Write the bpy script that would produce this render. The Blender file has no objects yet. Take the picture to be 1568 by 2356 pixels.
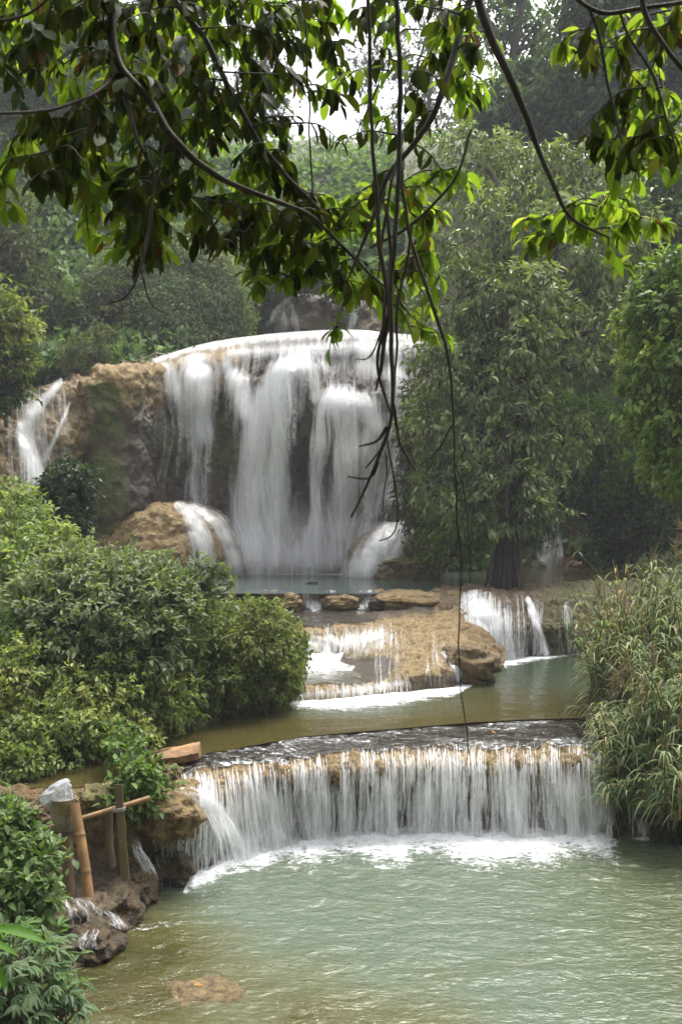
import bpy, math
import numpy as np

rng = np.random.default_rng(11)
S = bpy.context.scene
COL = S.collection

# ---------------------------------------------------------------- camera, light, exposure
F, CX, CY, CAMZ = 2290.6, 784.0, 1178.0, 3.5
cam_d = bpy.data.cameras.new("camera")
cam = bpy.data.objects.new("camera", cam_d)
COL.objects.link(cam)
cam.location = (0, 0, CAMZ)
cam.rotation_euler = (math.radians(90), 0, 0)
cam_d.sensor_fit = 'VERTICAL'
cam_d.sensor_height = 36.0
cam_d.lens = 35.0
cam_d.clip_start, cam_d.clip_end = 0.05, 2000
cam_d.dof.use_dof = True
cam_d.dof.focus_distance = 11.0
cam_d.dof.aperture_fstop = 7.0
S.camera = cam

SUN_EL, SUN_AZ = 68.0, 35.0          # sun ahead of the camera, slightly to the right, behind thin cloud
w = bpy.data.worlds.new("World")
S.world = w
w.use_nodes = True
nt = w.node_tree
nt.nodes.clear()
sky = nt.nodes.new('ShaderNodeTexSky')
sky.sky_type = 'NISHITA'
sky.sun_disc = False
sky.sun_elevation = math.radians(SUN_EL)
sky.sun_rotation = math.radians(SUN_AZ)
sky.dust_density = 4.0
hs = nt.nodes.new('ShaderNodeHueSaturation')
hs.inputs['Saturation'].default_value = 0.16     # overcast: nearly white sky
bgn = nt.nodes.new('ShaderNodeBackground')
bgn.inputs['Strength'].default_value = 0.15
out = nt.nodes.new('ShaderNodeOutputWorld')
nt.links.new(sky.outputs[0], hs.inputs['Color'])
nt.links.new(hs.outputs[0], bgn.inputs['Color'])
nt.links.new(bgn.outputs[0], out.inputs['Surface'])

sd = bpy.data.lights.new("sun", 'SUN')
sd.energy = 1.5
sd.angle = math.radians(25)
sd.color = (1.0, 0.96, 0.9)
sun = bpy.data.objects.new("sun", sd)
COL.objects.link(sun)
sun.rotation_euler = (math.radians(90 - SUN_EL), 0, math.radians(180 - SUN_AZ))
S.view_settings.view_transform = 'Standard'
S.view_settings.look = 'None'
S.view_settings.gamma = 1
S.view_settings.exposure = 1.55
c = S.cycles
c.transparent_max_bounces = 40
c.max_bounces = 7
c.diffuse_bounces = 3
c.glossy_bounces = 2
c.transmission_bounces = 4
c.volume_bounces = 0
c.use_adaptive_sampling = True
c.adaptive_threshold = 0.015
c.use_denoising = True
c.sample_clamp_indirect = 6
c.caustics_reflective = False
c.caustics_refractive = False

# ---------------------------------------------------------------- helpers
def P(x, y, d):
    x, y, d = np.broadcast_arrays(np.asarray(x, float), np.asarray(y, float), np.asarray(d, float))
    return np.stack([(x - CX) * d / F, d, CAMZ - (y - CY) * d / F], -1)

def W(y, z):
    return (CAMZ - z) * F / (y - CY)

def proj(p):
    return CX + p[..., 0] * F / p[..., 1], CY + (CAMZ - p[..., 2]) * F / p[..., 1]

def nrmz(v):
    return v / np.maximum(np.linalg.norm(v, axis=-1, keepdims=True), 1e-9)

_pr = np.random.default_rng(5)
_perm = np.tile(_pr.permutation(256), 3)
_grad = nrmz(_pr.normal(size=(256, 3)))

def pn(p):
    p = np.asarray(p, float)
    i = np.floor(p).astype(int)
    f = p - i
    i &= 255
    u = f * f * f * (f * (f * 6 - 15) + 10)
    r = 0
    for dx in (0, 1):
        wx = u[..., 0] if dx else 1 - u[..., 0]
        for dy in (0, 1):
            wy = u[..., 1] if dy else 1 - u[..., 1]
            for dz in (0, 1):
                wz = u[..., 2] if dz else 1 - u[..., 2]
                h = _perm[_perm[_perm[i[..., 0] + dx] + i[..., 1] + dy] + i[..., 2] + dz]
                g = _grad[h]
                r = r + wx * wy * wz * ((f[..., 0] - dx) * g[..., 0] + (f[..., 1] - dy) * g[..., 1] + (f[..., 2] - dz) * g[..., 2])
    return r * 1.6

def fbm(p, o=4, lac=2.1, gain=.5):
    r, a = 0, 1.
    p = np.asarray(p, float)
    for k in range(o):
        r = r + a * pn(p + 17.3 * k)
        p = p * lac
        a *= gain
    return r

def sstep(a, b, x):
    t = np.clip((x - a) / (b - a), 0, 1)
    return t * t * (3 - 2 * t)

class MB:
    """collects vertices, faces and point attributes of ONE mesh"""
    def __init__(s):
        s.V, s.Fs, s.n, s.A = [], [], 0, {}
    def add(s, V, Fc, **at):
        V = np.asarray(V, float).reshape(-1, 3)
        s.V.append(V)
        s.Fs.append(np.asarray(Fc, int) + s.n)
        for k, a in at.items():
            a = np.asarray(a, float)
            if a.ndim == 0 or (a.ndim == 1 and a.shape[0] == 3 and len(V) != 3):
                a = np.broadcast_to(a, (len(V),) + a.shape)
            s.A.setdefault(k, []).append((s.n, a))
        s.n += len(V)
    def obj(s, name, mat=None, parent=None, smooth=True):
        V = np.concatenate(s.V)
        me = bpy.data.meshes.new(name)
        me.vertices.add(len(V))
        me.vertices.foreach_set('co', V.astype(np.float32).ravel())
        loops = np.concatenate([f.ravel() for f in s.Fs])
        sizes = np.concatenate([np.full(len(f), f.shape[1]) for f in s.Fs])
        starts = np.concatenate([[0], np.cumsum(sizes)[:-1]])
        me.loops.add(len(loops))
        me.loops.foreach_set('vertex_index', loops.astype(np.int32))
        me.polygons.add(len(sizes))
        me.polygons.foreach_set('loop_start', starts.astype(np.int32))
        me.polygons.foreach_set('use_smooth', np.full(len(sizes), smooth))
        for k, parts in s.A.items():
            if parts[0][1].ndim == 1:
                arr = np.zeros(len(V), np.float32)
                for o, a in parts: arr[o:o + len(a)] = a
                at = me.attributes.new(k, 'FLOAT', 'POINT')
                at.data.foreach_set('value', arr)
            else:
                arr = np.zeros((len(V), 3), np.float32)
                for o, a in parts: arr[o:o + len(a)] = a
                at = me.attributes.new(k, 'FLOAT_VECTOR', 'POINT')
                at.data.foreach_set('vector', arr.ravel())
        me.update(calc_edges=True)
        if mat: me.materials.append(mat)
        ob = bpy.data.objects.new(name, me)
        COL.objects.link(ob)
        if parent: ob.parent = parent
        return ob

def tag(o, label=None, cat=None, group=None, kind=None):
    if label: o['label'] = label
    if cat: o['category'] = cat
    if group: o['group'] = group
    if kind: o['kind'] = kind
    return o

def empty(name, label, cat, group=None):
    o = bpy.data.objects.new(name, None)
    COL.objects.link(o)
    return tag(o, label, cat, group)

def smooth1(a, k, axis):
    if k < 2: return a
    k = k | 1
    pad = [(0, 0)] * a.ndim
    pad[axis] = (k // 2, k // 2)
    b = np.pad(a, pad, mode='edge')
    c_ = np.cumsum(b, axis=axis)
    z = np.zeros_like(np.take(c_, [0], axis=axis))
    c_ = np.concatenate([z, c_], axis=axis)
    n = a.shape[axis]
    hi = np.take(c_, np.arange(k, k + n), axis=axis)
    lo = np.take(c_, np.arange(0, n), axis=axis)
    return (hi - lo) / k

def gridF(nv, nu):
    i = np.arange(nv - 1)[:, None] * nu + np.arange(nu - 1)[None]
    i = i.ravel()
    return np.stack([i, i + 1, i + nu + 1, i + nu], 1)

def gnormal(G):
    n = nrmz(np.cross(np.gradient(G, axis=1), np.gradient(G, axis=0)))
    s = np.sign(np.sum(n * (np.array([0, 0, CAMZ + 2]) - G), -1).mean())
    return n * s

def loft(rails, x0, x1, nu, rows, su=9, sv=5, passes=2):
    xs = np.linspace(x0, x1, nu)
    pts = []
    for r in rails:
        r = np.asarray(r, float)
        y = smooth1(smooth1(np.interp(xs, r[:, 0], r[:, 1]), su, 0), su, 0)
        d = smooth1(smooth1(np.interp(xs, r[:, 0], r[:, 2]), su, 0), su, 0)
        pts.append(P(xs, y, d))
    pts = np.array(pts)
    if np.isscalar(rows): rows = [rows] * (len(rails) - 1)
    out_ = []
    for k, n in enumerate(rows):
        t = np.linspace(0, 1, n, endpoint=(k == len(rows) - 1))[:, None, None]
        out_.append(pts[k] * (1 - t) + pts[k + 1] * t)
    G = np.concatenate(out_)
    for _ in range(passes): G = smooth1(G, sv, 0)
    return G

def roughen(G, amp, freq, octv=4, amp2=0, freq2=6, seed=0):
    n = gnormal(G)
    q = G + seed
    dsp = amp * fbm(q * freq, octv)
    if amp2:
        dsp = dsp + amp2 * (0.6 - np.abs(fbm(q * freq2 + 31, 3)))
    return G + n * dsp[..., None]

def grid_obj(name, G, mat, parent=None, **at):
    m = MB()
    nv, nu = G.shape[:2]
    q = {}
    for k, a in at.items():
        a = np.asarray(a, float)
        if a.ndim < 2: a = np.broadcast_to(a, (nv, nu))
        if a.ndim == 2: a = np.broadcast_to(a, (nv, nu))
        q[k] = a.reshape((nv * nu,) + a.shape[2:])
    m.add(G.reshape(-1, 3), gridF(nv, nu), **q)
    return m.obj(name, mat, parent)

def crom(pts, n):
    """Catmull-Rom through points (any number of columns)"""
    p = np.asarray(pts, float)
    p = np.vstack([2 * p[0] - p[1], p, 2 * p[-1] - p[-2]])
    t = np.linspace(0, len(p) - 3 - 1e-6, n)
    i = t.astype(int); f = (t - i)[:, None]
    a, b, c_, d = p[i], p[i + 1], p[i + 2], p[i + 3]
    return .5 * (2 * b + (c_ - a) * f + (2 * a - 5 * b + 4 * c_ - d) * f ** 2 + (3 * b - a - 3 * c_ + d) * f ** 3)

def tube(m, pts, rad, sides=7, cap=True, **at):
    pts = np.asarray(pts, float); n = len(pts)
    rad = np.broadcast_to(np.asarray(rad, float), (n,))
    t = nrmz(np.gradient(pts, axis=0))
    ref = np.array([.31, .2, .93]) if abs(t[:, 2]).mean() < .8 else np.array([.95, .3, .1])
    a = nrmz(np.cross(t, ref)); b = np.cross(t, a)
    th = np.linspace(0, 2 * np.pi, sides, endpoint=False)
    V = pts[:, None] + rad[:, None, None] * (np.cos(th)[None, :, None] * a[:, None] + np.sin(th)[None, :, None] * b[:, None])
    i = np.arange(n - 1)[:, None] * sides; j = np.arange(sides)[None]; k = (j + 1) % sides
    Fc = np.stack([i + j, i + k, i + sides + k, i + sides + j], -1).reshape(-1, 4)
    m.add(V, Fc, **at)
    if cap:
        for e in (0, n - 1):
            ring = V[e]
            cen = ring.mean(0)
            m.add(np.vstack([ring, cen]), np.stack([np.arange(sides), (np.arange(sides) + 1) % sides, np.full(sides, sides)], 1), **at)

# leaf templates: x across (-.5...5), y along 0..1, z off the plane
def t_diamond():
    return (np.array([[0, 0, 0], [-.5, .42, .10], [0, 1, -.22], [.5, .42, .10]]), np.array([[0, 3, 2], [0, 2, 1]]))

def t_leaf(st=((0, 0), (.16, .32), (.42, .5), (.70, .44), (.90, .22), (1, 0)), fold=.16, bend=.28):
    V, Fc = [], []
    rows_ = []
    for y, hw in st:
        z = -bend * y * y
        if hw == 0:
            rows_.append([len(V)]); V.append((0, y, z))
        else:
            b = len(V)
            V += [(-hw, y, z + fold * hw), (0, y, z), (hw, y, z + fold * hw)]
            rows_.append([b, b + 1, b + 2])
    for a, b in zip(rows_[:-1], rows_[1:]):
        if len(a) == 1: Fc += [(a[0], b[1], b[0]), (a[0], b[2], b[1])]
        elif len(b) == 1: Fc += [(a[0], a[1], b[0]), (a[1], a[2], b[0])]
        else: Fc += [(a[0], a[1], b[1]), (a[0], b[1], b[0]), (a[1], a[2], b[2]), (a[1], b[2], b[1])]
    return np.array(V, float), np.array(Fc)

T_FAR = t_diamond()
T_MID = t_leaf(((0, 0), (.3, .48), (.7, .36), (1, 0)))
T_BIG = t_leaf()
T_LANCE = t_leaf(((0, 0), (.2, .3), (.45, .5), (.75, .3), (1, 0)), bend=.35)

def leaf_batch(m, pos, axis, hint, L, ratio, tmpl, tint, bendv=None, **at):
    TV, TF = tmpl
    n = len(pos)
    axis = nrmz(axis)
    right = nrmz(np.cross(axis, hint) + 1e-6)
    nn = np.cross(right, axis)
    L = np.broadcast_to(L, (n,))
    bv = np.ones(n) if bendv is None else bendv
    V = (pos[:, None] + right[:, None] * (TV[None, :, 0, None] * (L * ratio)[:, None, None])
         + axis[:, None] * (TV[None, :, 1, None] * L[:, None, None])
         + nn[:, None] * (TV[None, :, 2, None] * (L * bv)[:, None, None]))
    k = len(TV)
    Fc = (TF[None] + (np.arange(n) * k)[:, None, None]).reshape(-1, 3)
    tt = np.repeat(np.asarray(tint)[:, None], k, 1).reshape(-1, 3)
    ex = {q: np.repeat(np.asarray(a)[:, None], k, 1).reshape(-1) for q, a in at.items()}
    m.add(V.reshape(-1, 3), Fc, tint=tt, **ex)

def rsph(n):
    return nrmz(rng.normal(size=(n, 3)))

def clusters(lobes, n, gap=.15, gfreq=1.3, shell=.55, lump=.3):
    lb = np.asarray(lobes, float)
    C = P(lb[:, 0], lb[:, 1], lb[:, 2])
    R = np.stack([lb[:, 3] * lb[:, 2] / F, lb[:, 5], lb[:, 4] * lb[:, 2] / F], 1)
    wgt = lb[:, 3] * lb[:, 4] + 0.0
    idx = rng.choice(len(lb), n, p=wgt / wgt.sum())
    u = rsph(n)
    r = (1 + lump * fbm(u * 2.2 + idx[:, None] * 7.7, 2)) * (1 - shell * rng.random(n) ** 1.6)
    pos = C[idx] + u * R[idx] * r[:, None]
    keep = fbm(pos * gfreq + 3.3, 2) > (-.45 + gap * 1.6) - .35
    keep &= fbm(pos * gfreq * 2.3 + 13, 2) > -.9 + gap
    o = nrmz(u / R[idx])
    return pos[keep], o[keep]

def foliage(name, parent, mat, pos, o, k, L, ratio, cols, droop=.3, tmpl=T_FAR, spread=.9, upn=.8, bright=(.5, 1.5), tfreq=.8, scat=.8):
    n = len(pos)
    cols = np.asarray(cols, float)
    q = np.repeat(np.arange(n), k)
    p = pos[q]; oo = o[q]
    ax = nrmz(oo * .7 + rsph(len(q)) * spread + np.array([0, 0, -droop]))
    Ls = L * rng.uniform(.55, 1.2, len(q))
    pp = p + rsph(len(q)) * (L * scat * rng.random(len(q)) ** .5)[:, None]
    hint = np.array([0, 0, 1.]) * upn + oo * .4 + rsph(len(q)) * .55
    # hue follows clumps, brightness varies leaf by leaf
    nz = np.clip(.5 + .55 * fbm(pos * tfreq + 50, 2) + rng.normal(0, .17, n), 0, .999)
    ci = nz * (len(cols) - 1)
    a = ci.astype(int); f = (ci - a)[:, None]
    tc = cols[a] * (1 - f) + cols[np.minimum(a + 1, len(cols) - 1)] * f
    tint = tc[q] * rng.uniform(bright[0], bright[1], (len(q), 1))
    m = MB()
    leaf_batch(m, pp, ax, hint, Ls, ratio, tmpl, tint, bendv=rng.uniform(.3, 1.6, len(q)))
    return m.obj(name, mat, parent)

def twigs(m, lobes, pos, n, r=.008, root=None):
    lb = np.asarray(lobes, float)
    C = P(lb[:, 0], lb[:, 1], lb[:, 2])
    for i in rng.choice(len(pos), min(n, len(pos)), replace=False):
        p = pos[i]
        c_ = C[np.argmin(np.linalg.norm(C - p, axis=1))]
        if root is not None and rng.random() < .4: c_ = np.asarray(root)
        mid = (p + c_) / 2 + rsph(1)[0] * np.linalg.norm(p - c_) * .15
        tube(m, crom([c_, mid, p], 7), np.linspace(r, r * .3, 7), 5, cap=False)

# ---------------------------------------------------------------- materials
def nodes(name):
    m = bpy.data.materials.new(name)
    m.use_nodes = True
    t = m.node_tree
    t.nodes.clear()
    o = t.nodes.new('ShaderNodeOutputMaterial')
    def N(kind, **kw):
        n = t.nodes.new('ShaderNode' + kind)
        for k, v in kw.items():
            if k in n.inputs.keys() if isinstance(k, str) and not hasattr(n, k) else False:
                n.inputs[k].default_value = v
            else:
                setattr(n, k, v)
        return n
    def Lk(a, b): t.links.new(a, b)
    return m, t, o, N, Lk

def attr(N, name):
    a = N('Attribute'); a.attribute_name = name
    return a

def math_(N, Lk, op, a, b=None, clamp=False):
    n = N('Math'); n.operation = op; n.use_clamp = clamp
    for i, v in enumerate((a, b)):
        if v is None: continue
        if isinstance(v, (int, float)): n.inputs[i].default_value = v
        else: Lk(v, n.inputs[i])
    return n.outputs[0]

def mapr(N, Lk, v, a, b, c_=0., d=1., smooth=True):
    n = N('MapRange')
    n.interpolation_type = 'SMOOTHSTEP' if smooth else 'LINEAR'
    for i, q in enumerate((v, a, b, c_, d)):
        if isinstance(q, (int, float)): n.inputs[i].default_value = q
        else: Lk(q, n.inputs[i])
    return n.outputs[0]

def mixc(N, Lk, f, a, b):
    n = N('Mix'); n.data_type = 'RGBA'
    for i, q in ((0, f), (6, a), (7, b)):
        if isinstance(q, (int, float)): n.inputs[i].default_value = q
        elif isinstance(q, tuple): n.inputs[i].default_value = q + (1,) if len(q) == 3 else q
        else: Lk(q, n.inputs[i])
    return n.outputs[2]

def noise(N, Lk, vec, scale, detail=4, rough=.55, dist=0):
    n = N('TexNoise')
    n.inputs['Scale'].default_value = scale
    n.inputs['Detail'].default_value = detail
    n.inputs['Roughness'].default_value = rough
    n.inputs['Distortion'].default_value = dist
    if vec is not None: Lk(vec, n.inputs['Vector'])
    return n.outputs['Fac']

def leaf_mat(name, trans=.35, rough=.45, spec=.35, gain=(1.5, 1.6, .6)):
    m, t, o, N, Lk = nodes(name)
    a = attr(N, 'tint')
    p = N('BsdfPrincipled')
    p.inputs['Roughness'].default_value = rough
    p.inputs['Specular IOR Level'].default_value = spec
    Lk(a.outputs['Color'], p.inputs['Base Color'])
    tr = N('BsdfTranslucent')
    g = N('Mix'); g.data_type = 'RGBA'; g.blend_type = 'MULTIPLY'
    g.inputs[0].default_value = 1
    Lk(a.outputs['Color'], g.inputs[6]); g.inputs[7].default_value = gain + (1,)
    Lk(g.outputs[2], tr.inputs['Color'])
    mx = N('MixShader')
    if trans == 'attr':
        Lk(attr(N, 'trans').outputs['Fac'], mx.inputs[0])
    else:
        mx.inputs[0].default_value = trans
    Lk(p.outputs[0], mx.inputs[1]); Lk(tr.outputs[0], mx.inputs[2])
    Lk(mx.outputs[0], o.inputs['Surface'])
    return m

M_leaf = leaf_mat("leaf", .36, .5, .22)
M_leaf_dull = leaf_mat("leaf_dull", .34, .6, .15)
M_leaf_gloss = leaf_mat("leaf_glossy", .30, .45, .28)
M_leaf_fg = leaf_mat("leaf_backlit", 'attr', .5, .08, (1.9, 1.75, .6))
M_blade = leaf_mat("blade", .35, .5, .3)

def rock_mat(name, tan=(.31, .222, .098), brown=(.15, .094, .038), dark=(.045, .035, .026), moss=(.07, .085, .018), bump=.9, sc=1.):
    """travertine: attributes wet (0-1), moss (0-1), shade of deposit brn (0-1)"""
    m, t, o, N, Lk = nodes(name)
    tc = N('TexCoord').outputs['Object']
    n1 = noise(N, Lk, tc, 2.2 * sc, 6, .62)
    n2 = noise(N, Lk, tc, 11 * sc, 6, .68, .4)
    n3 = noise(N, Lk, tc, 46 * sc, 4, .6)
    wet = attr(N, 'wet').outputs['Fac']; ms = attr(N, 'moss').outputs['Fac']; br = attr(N, 'brn').outputs['Fac']
    f = mapr(N, Lk, math_(N, Lk, 'ADD', math_(N, Lk, 'MULTIPLY', n1, .9), br), .45, 1.05)
    col = mixc(N, Lk, f, tan, brown)
    col = mixc(N, Lk, math_(N, Lk, 'MULTIPLY', mapr(N, Lk, n2, .43, .64), .88), col, brown)
    col = mixc(N, Lk, math_(N, Lk, 'MULTIPLY', mapr(N, Lk, n3, .48, .72), .72), col, dark)
    wf = math_(N, Lk, 'MULTIPLY', mapr(N, Lk, math_(N, Lk, 'ADD', n2, wet), .55, 1.15), .88)
    col = mixc(N, Lk, wf, col, dark)
    mf = mapr(N, Lk, math_(N, Lk, 'ADD', math_(N, Lk, 'MULTIPLY', n2, .6), math_(N, Lk, 'MULTIPLY', ms, 1.0)), .62, .95)
    mc = mixc(N, Lk, n3, tuple(v * .6 for v in moss), tuple(v * 1.6 for v in moss))
    col = mixc(N, Lk, mf, col, mc)
    p = N('BsdfPrincipled')
    Lk(col, p.inputs['Base Color'])
    Lk(mapr(N, Lk, wet, 0., 1., .75, .28), p.inputs['Roughness'])
    p.inputs['Specular IOR Level'].default_value = .4
    h = math_(N, Lk, 'ADD', math_(N, Lk, 'MULTIPLY', n2, 1.), math_(N, Lk, 'MULTIPLY', n3, .35))
    b = N('Bump'); b.inputs['Strength'].default_value = bump; b.inputs['Distance'].default_value = .09 / sc
    Lk(h, b.inputs['Height']); Lk(b.outputs[0], p.inputs['Normal'])
    Lk(p.outputs[0], o.inputs['Surface'])
    return m

M_rock = rock_mat("travertine")
M_rock_far = rock_mat("travertine_far", bump=.7, sc=.6)
M_soil = rock_mat("soil", (.20, .13, .07), (.10, .07, .04), (.03, .025, .018), (.05, .07, .02), .6, .8)

def fall_mat(name, su=26., sv=1.1, power=1., col=(.93, .94, .95), soft=.24):
    """falling water: white threads over clear film; dens = how much water runs here, uvw = metres across / along the flow"""
    m, t, o, N, Lk = nodes(name)
    uv = attr(N, 'uvw').outputs['Vector']
    dn = attr(N, 'dens').outputs['Fac']
    def streak(a, b, det, dist=0.):
        mp = N('Mapping'); mp.inputs['Scale'].default_value = (a, b, 1)
        Lk(uv, mp.inputs['Vector'])
        return noise(N, Lk, mp.outputs[0], 1., det, .6, dist)
    s1 = streak(su, sv, 3, .3)
    s2 = streak(su * .22, sv * .8, 2, .3)
    s3 = streak(su * 2.6, sv * 3.2, 2)
    s = math_(N, Lk, 'ADD', math_(N, Lk, 'MULTIPLY', s1, .5), math_(N, Lk, 'ADD', math_(N, Lk, 'MULTIPLY', s2, .28), math_(N, Lk, 'MULTIPLY', s3, .22)))
    thr = mapr(N, Lk, dn, 0., 1., .78, .22, False)
    al = mapr(N, Lk, math_(N, Lk, 'SUBTRACT', s, thr), -soft * .55, soft)
    al = math_(N, Lk, 'MULTIPLY', al, mapr(N, Lk, dn, 0., .12))
    al = math_(N, Lk, 'MULTIPLY', al, .93 * power, True)
    df = N('BsdfDiffuse'); df.inputs['Color'].default_value = col + (1,)
    tl = N('BsdfTranslucent'); tl.inputs['Color'].default_value = col + (1,)
    gl = N('BsdfGlossy'); gl.inputs['Roughness'].default_value = .35; gl.inputs['Color'].default_value = (.9, .9, .9, 1)
    a1 = N('MixShader'); a1.inputs[0].default_value = .5
    Lk(df.outputs[0], a1.inputs[1]); Lk(tl.outputs[0], a1.inputs[2])
    a2 = N('MixShader'); a2.inputs[0].default_value = .08
    Lk(a1.outputs[0], a2.inputs[1]); Lk(gl.outputs[0], a2.inputs[2])
    tp = N('BsdfTransparent')
    mx = N('MixShader')
    Lk(al, mx.inputs[0]); Lk(tp.outputs[0], mx.inputs[1]); Lk(a2.outputs[0], mx.inputs[2])
    Lk(mx.outputs[0], o.inputs['Surface'])
    return m

M_fall = fall_mat("falling_water", 24., .9)
M_fall_far = fall_mat("falling_water_far", 5.5, .36, soft=.34)

def thread_mat():
    m, t, o, N, Lk = nodes("water_thread")
    uv = attr(N, 'uvw').outputs['Vector']
    dn = attr(N, 'dens').outputs['Fac']
    sp = N('SeparateXYZ'); Lk(uv, sp.inputs[0])
    x = math_(N, Lk, 'ABSOLUTE', math_(N, Lk, 'SUBTRACT', sp.outputs[0], .5))
    edge = mapr(N, Lk, x, .5, .12)
    mp = N('Mapping'); mp.inputs['Scale'].default_value = (1.5, 5., 1.); Lk(uv, mp.inputs['Vector'])
    nz = noise(N, Lk, mp.outputs[0], 1.6, 2)
    al = math_(N, Lk, 'MULTIPLY', math_(N, Lk, 'MULTIPLY', edge, dn), mapr(N, Lk, nz, .25, .62), True)
    df = N('BsdfDiffuse'); df.inputs['Color'].default_value = (.94, .95, .96, 1)
    tl = N('BsdfTranslucent'); tl.inputs['Color'].default_value = (.94, .95, .96, 1)
    a1 = N('MixShader'); a1.inputs[0].default_value = .5
    Lk(df.outputs[0], a1.inputs[1]); Lk(tl.outputs[0], a1.inputs[2])
    tp = N('BsdfTransparent'); mx = N('MixShader')
    Lk(al, mx.inputs[0]); Lk(tp.outputs[0], mx.inputs[1]); Lk(a1.outputs[0], mx.inputs[2])
    Lk(mx.outputs[0], o.inputs['Surface'])
    return m
M_thread = thread_mat()

def water_mat():
    m, t, o, N, Lk = nodes("pool_water")
    tc = N('TexCoord').outputs['Object']
    turb = attr(N, 'turb').outputs['Fac']; wc = attr(N, 'wcol').outputs['Color']
    foam = attr(N, 'foam').outputs['Fac']; chop = attr(N, 'chop').outputs['Fac']
    mp = N('Mapping'); mp.inputs['Scale'].default_value = (.6, 1., 1.); Lk(tc, mp.inputs['Vector'])
    n1 = noise(N, Lk, mp.outputs[0], 5.5, 3, .6, .6)
    n2 = noise(N, Lk, mp.outputs[0], 17., 3, .6, .8)
    n0 = noise(N, Lk, mp.outputs[0], 1.7, 2, .5, .8)
    h = math_(N, Lk, 'ADD', math_(N, Lk, 'ADD', n1, n0), math_(N, Lk, 'MULTIPLY', n2, .55))
    b = N('Bump'); b.inputs['Distance'].default_value = .042
    Lk(chop, b.inputs['Strength']); Lk(h, b.inputs['Height'])
    tp = N('BsdfTransparent')
    Lk(mixc(N, Lk, .5, (.95, .97, .93), wc), tp.inputs['Color'])
    tp.inputs['Color'].default_value = (.9, .95, .85, 1)
    df = N('BsdfDiffuse'); Lk(wc, df.inputs['Color'])
    body = N('MixShader'); Lk(turb, body.inputs[0]); Lk(tp.outputs[0], body.inputs[1]); Lk(df.outputs[0], body.inputs[2])
    gl = N('BsdfGlossy'); gl.inputs['Roughness'].default_value = .03; Lk(b.outputs[0], gl.inputs['Normal'])
    fr = N('Fresnel'); fr.inputs['IOR'].default_value = 1.38; Lk(b.outputs[0], fr.inputs['Normal'])
    sf = N('MixShader'); Lk(fr.outputs[0], sf.inputs[0]); Lk(body.outputs[0], sf.inputs[1]); Lk(gl.outputs[0], sf.inputs[2])
    fn = noise(N, Lk, mp.outputs[0], 8., 6, .7, 1.2)
    fn2 = noise(N, Lk, mp.outputs[0], 34., 4, .65, .6)
    fa = math_(N, Lk, 'ADD', math_(N, Lk, 'MULTIPLY', fn, .55), math_(N, Lk, 'MULTIPLY', fn2, .45))
    fc = math_(N, Lk, 'ADD', math_(N, Lk, 'MULTIPLY', math_(N, Lk, 'SUBTRACT', fa, .5), 2.3), .5)
    ff = mapr(N, Lk, math_(N, Lk, 'SUBTRACT', math_(N, Lk, 'ADD', fc, foam), 1.), -.12, .30)
    ff = math_(N, Lk, 'MULTIPLY', ff, mapr(N, Lk, foam, .12, .4))
    fd = N('BsdfDiffuse'); fd.inputs['Color'].default_value = (.80, .82, .83, 1)
    b2 = N('Bump'); b2.inputs['Strength'].default_value = .5; b2.inputs['Distance'].default_value = .1
    Lk(fa, b2.inputs['Height']); Lk(b2.outputs[0], fd.inputs['Normal'])
    mx = N('MixShader'); Lk(ff, mx.inputs[0]); Lk(sf.outputs[0], mx.inputs[1]); Lk(fd.outputs[0], mx.inputs[2])
    Lk(mx.outputs[0], o.inputs['Surface'])
    return m
M_water = water_mat()

def wood_mat(name, c1, c2, sc=8., bump=.3, stretch=(1, 1, .15), rough=.7):
    m, t, o, N, Lk = nodes(name)
    tc = N('TexCoord').outputs['Object']
    mp = N('Mapping'); mp.inputs['Scale'].default_value = stretch; Lk(tc, mp.inputs['Vector'])
    n1 = noise(N, Lk, mp.outputs[0], sc, 6, .65, .5)
    n2 = noise(N, Lk, tc, sc * 5, 4, .6)
    col = mixc(N, Lk, mapr(N, Lk, n1, .35, .65), c1, c2)
    col = mixc(N, Lk, math_(N, Lk, 'MULTIPLY', mapr(N, Lk, n2, .5, .8), .5), col, tuple(v * .35 for v in c1))
    p = N('BsdfPrincipled'); Lk(col, p.inputs['Base Color']); p.inputs['Roughness'].default_value = rough
    b = N('Bump'); b.inputs['Strength'].default_value = bump; b.inputs['Distance'].default_value = .03
    Lk(n1, b.inputs['Height']); Lk(b.outputs[0], p.inputs['Normal'])
    Lk(p.outputs[0], o.inputs['Surface'])
    return m
M_bark = wood_mat("bark", (.07, .05, .035), (.13, .10, .07), 6., .8)
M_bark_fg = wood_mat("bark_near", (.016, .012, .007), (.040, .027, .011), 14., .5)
M_bamboo = wood_mat("bamboo", (.30, .155, .06), (.17, .10, .04), 11., .25, (1, 1, .2), .5)
M_bamboo_dark = wood_mat("bamboo_weathered", (.075, .058, .03), (.15, .105, .045), 14., .3, (1, 1, .2), .6)
M_log = wood_mat("cut_log", (.33, .19, .08), (.17, .095, .045), 9., .8, (.2, 1, 1), .75)
M_trunk = wood_mat("fig_bark", (.022, .016, .011), (.045, .032, .021), 5., 1., (1, 1, .12), .85)

# ---------------------------------------------------------------- stream levels
ZA, ZB, ZC = 0.0, 0.90, 1.95
def Rz(z, kn):
    return [(x, CY + (CAMZ - z) * F / d, d) for x, d in kn]

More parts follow.
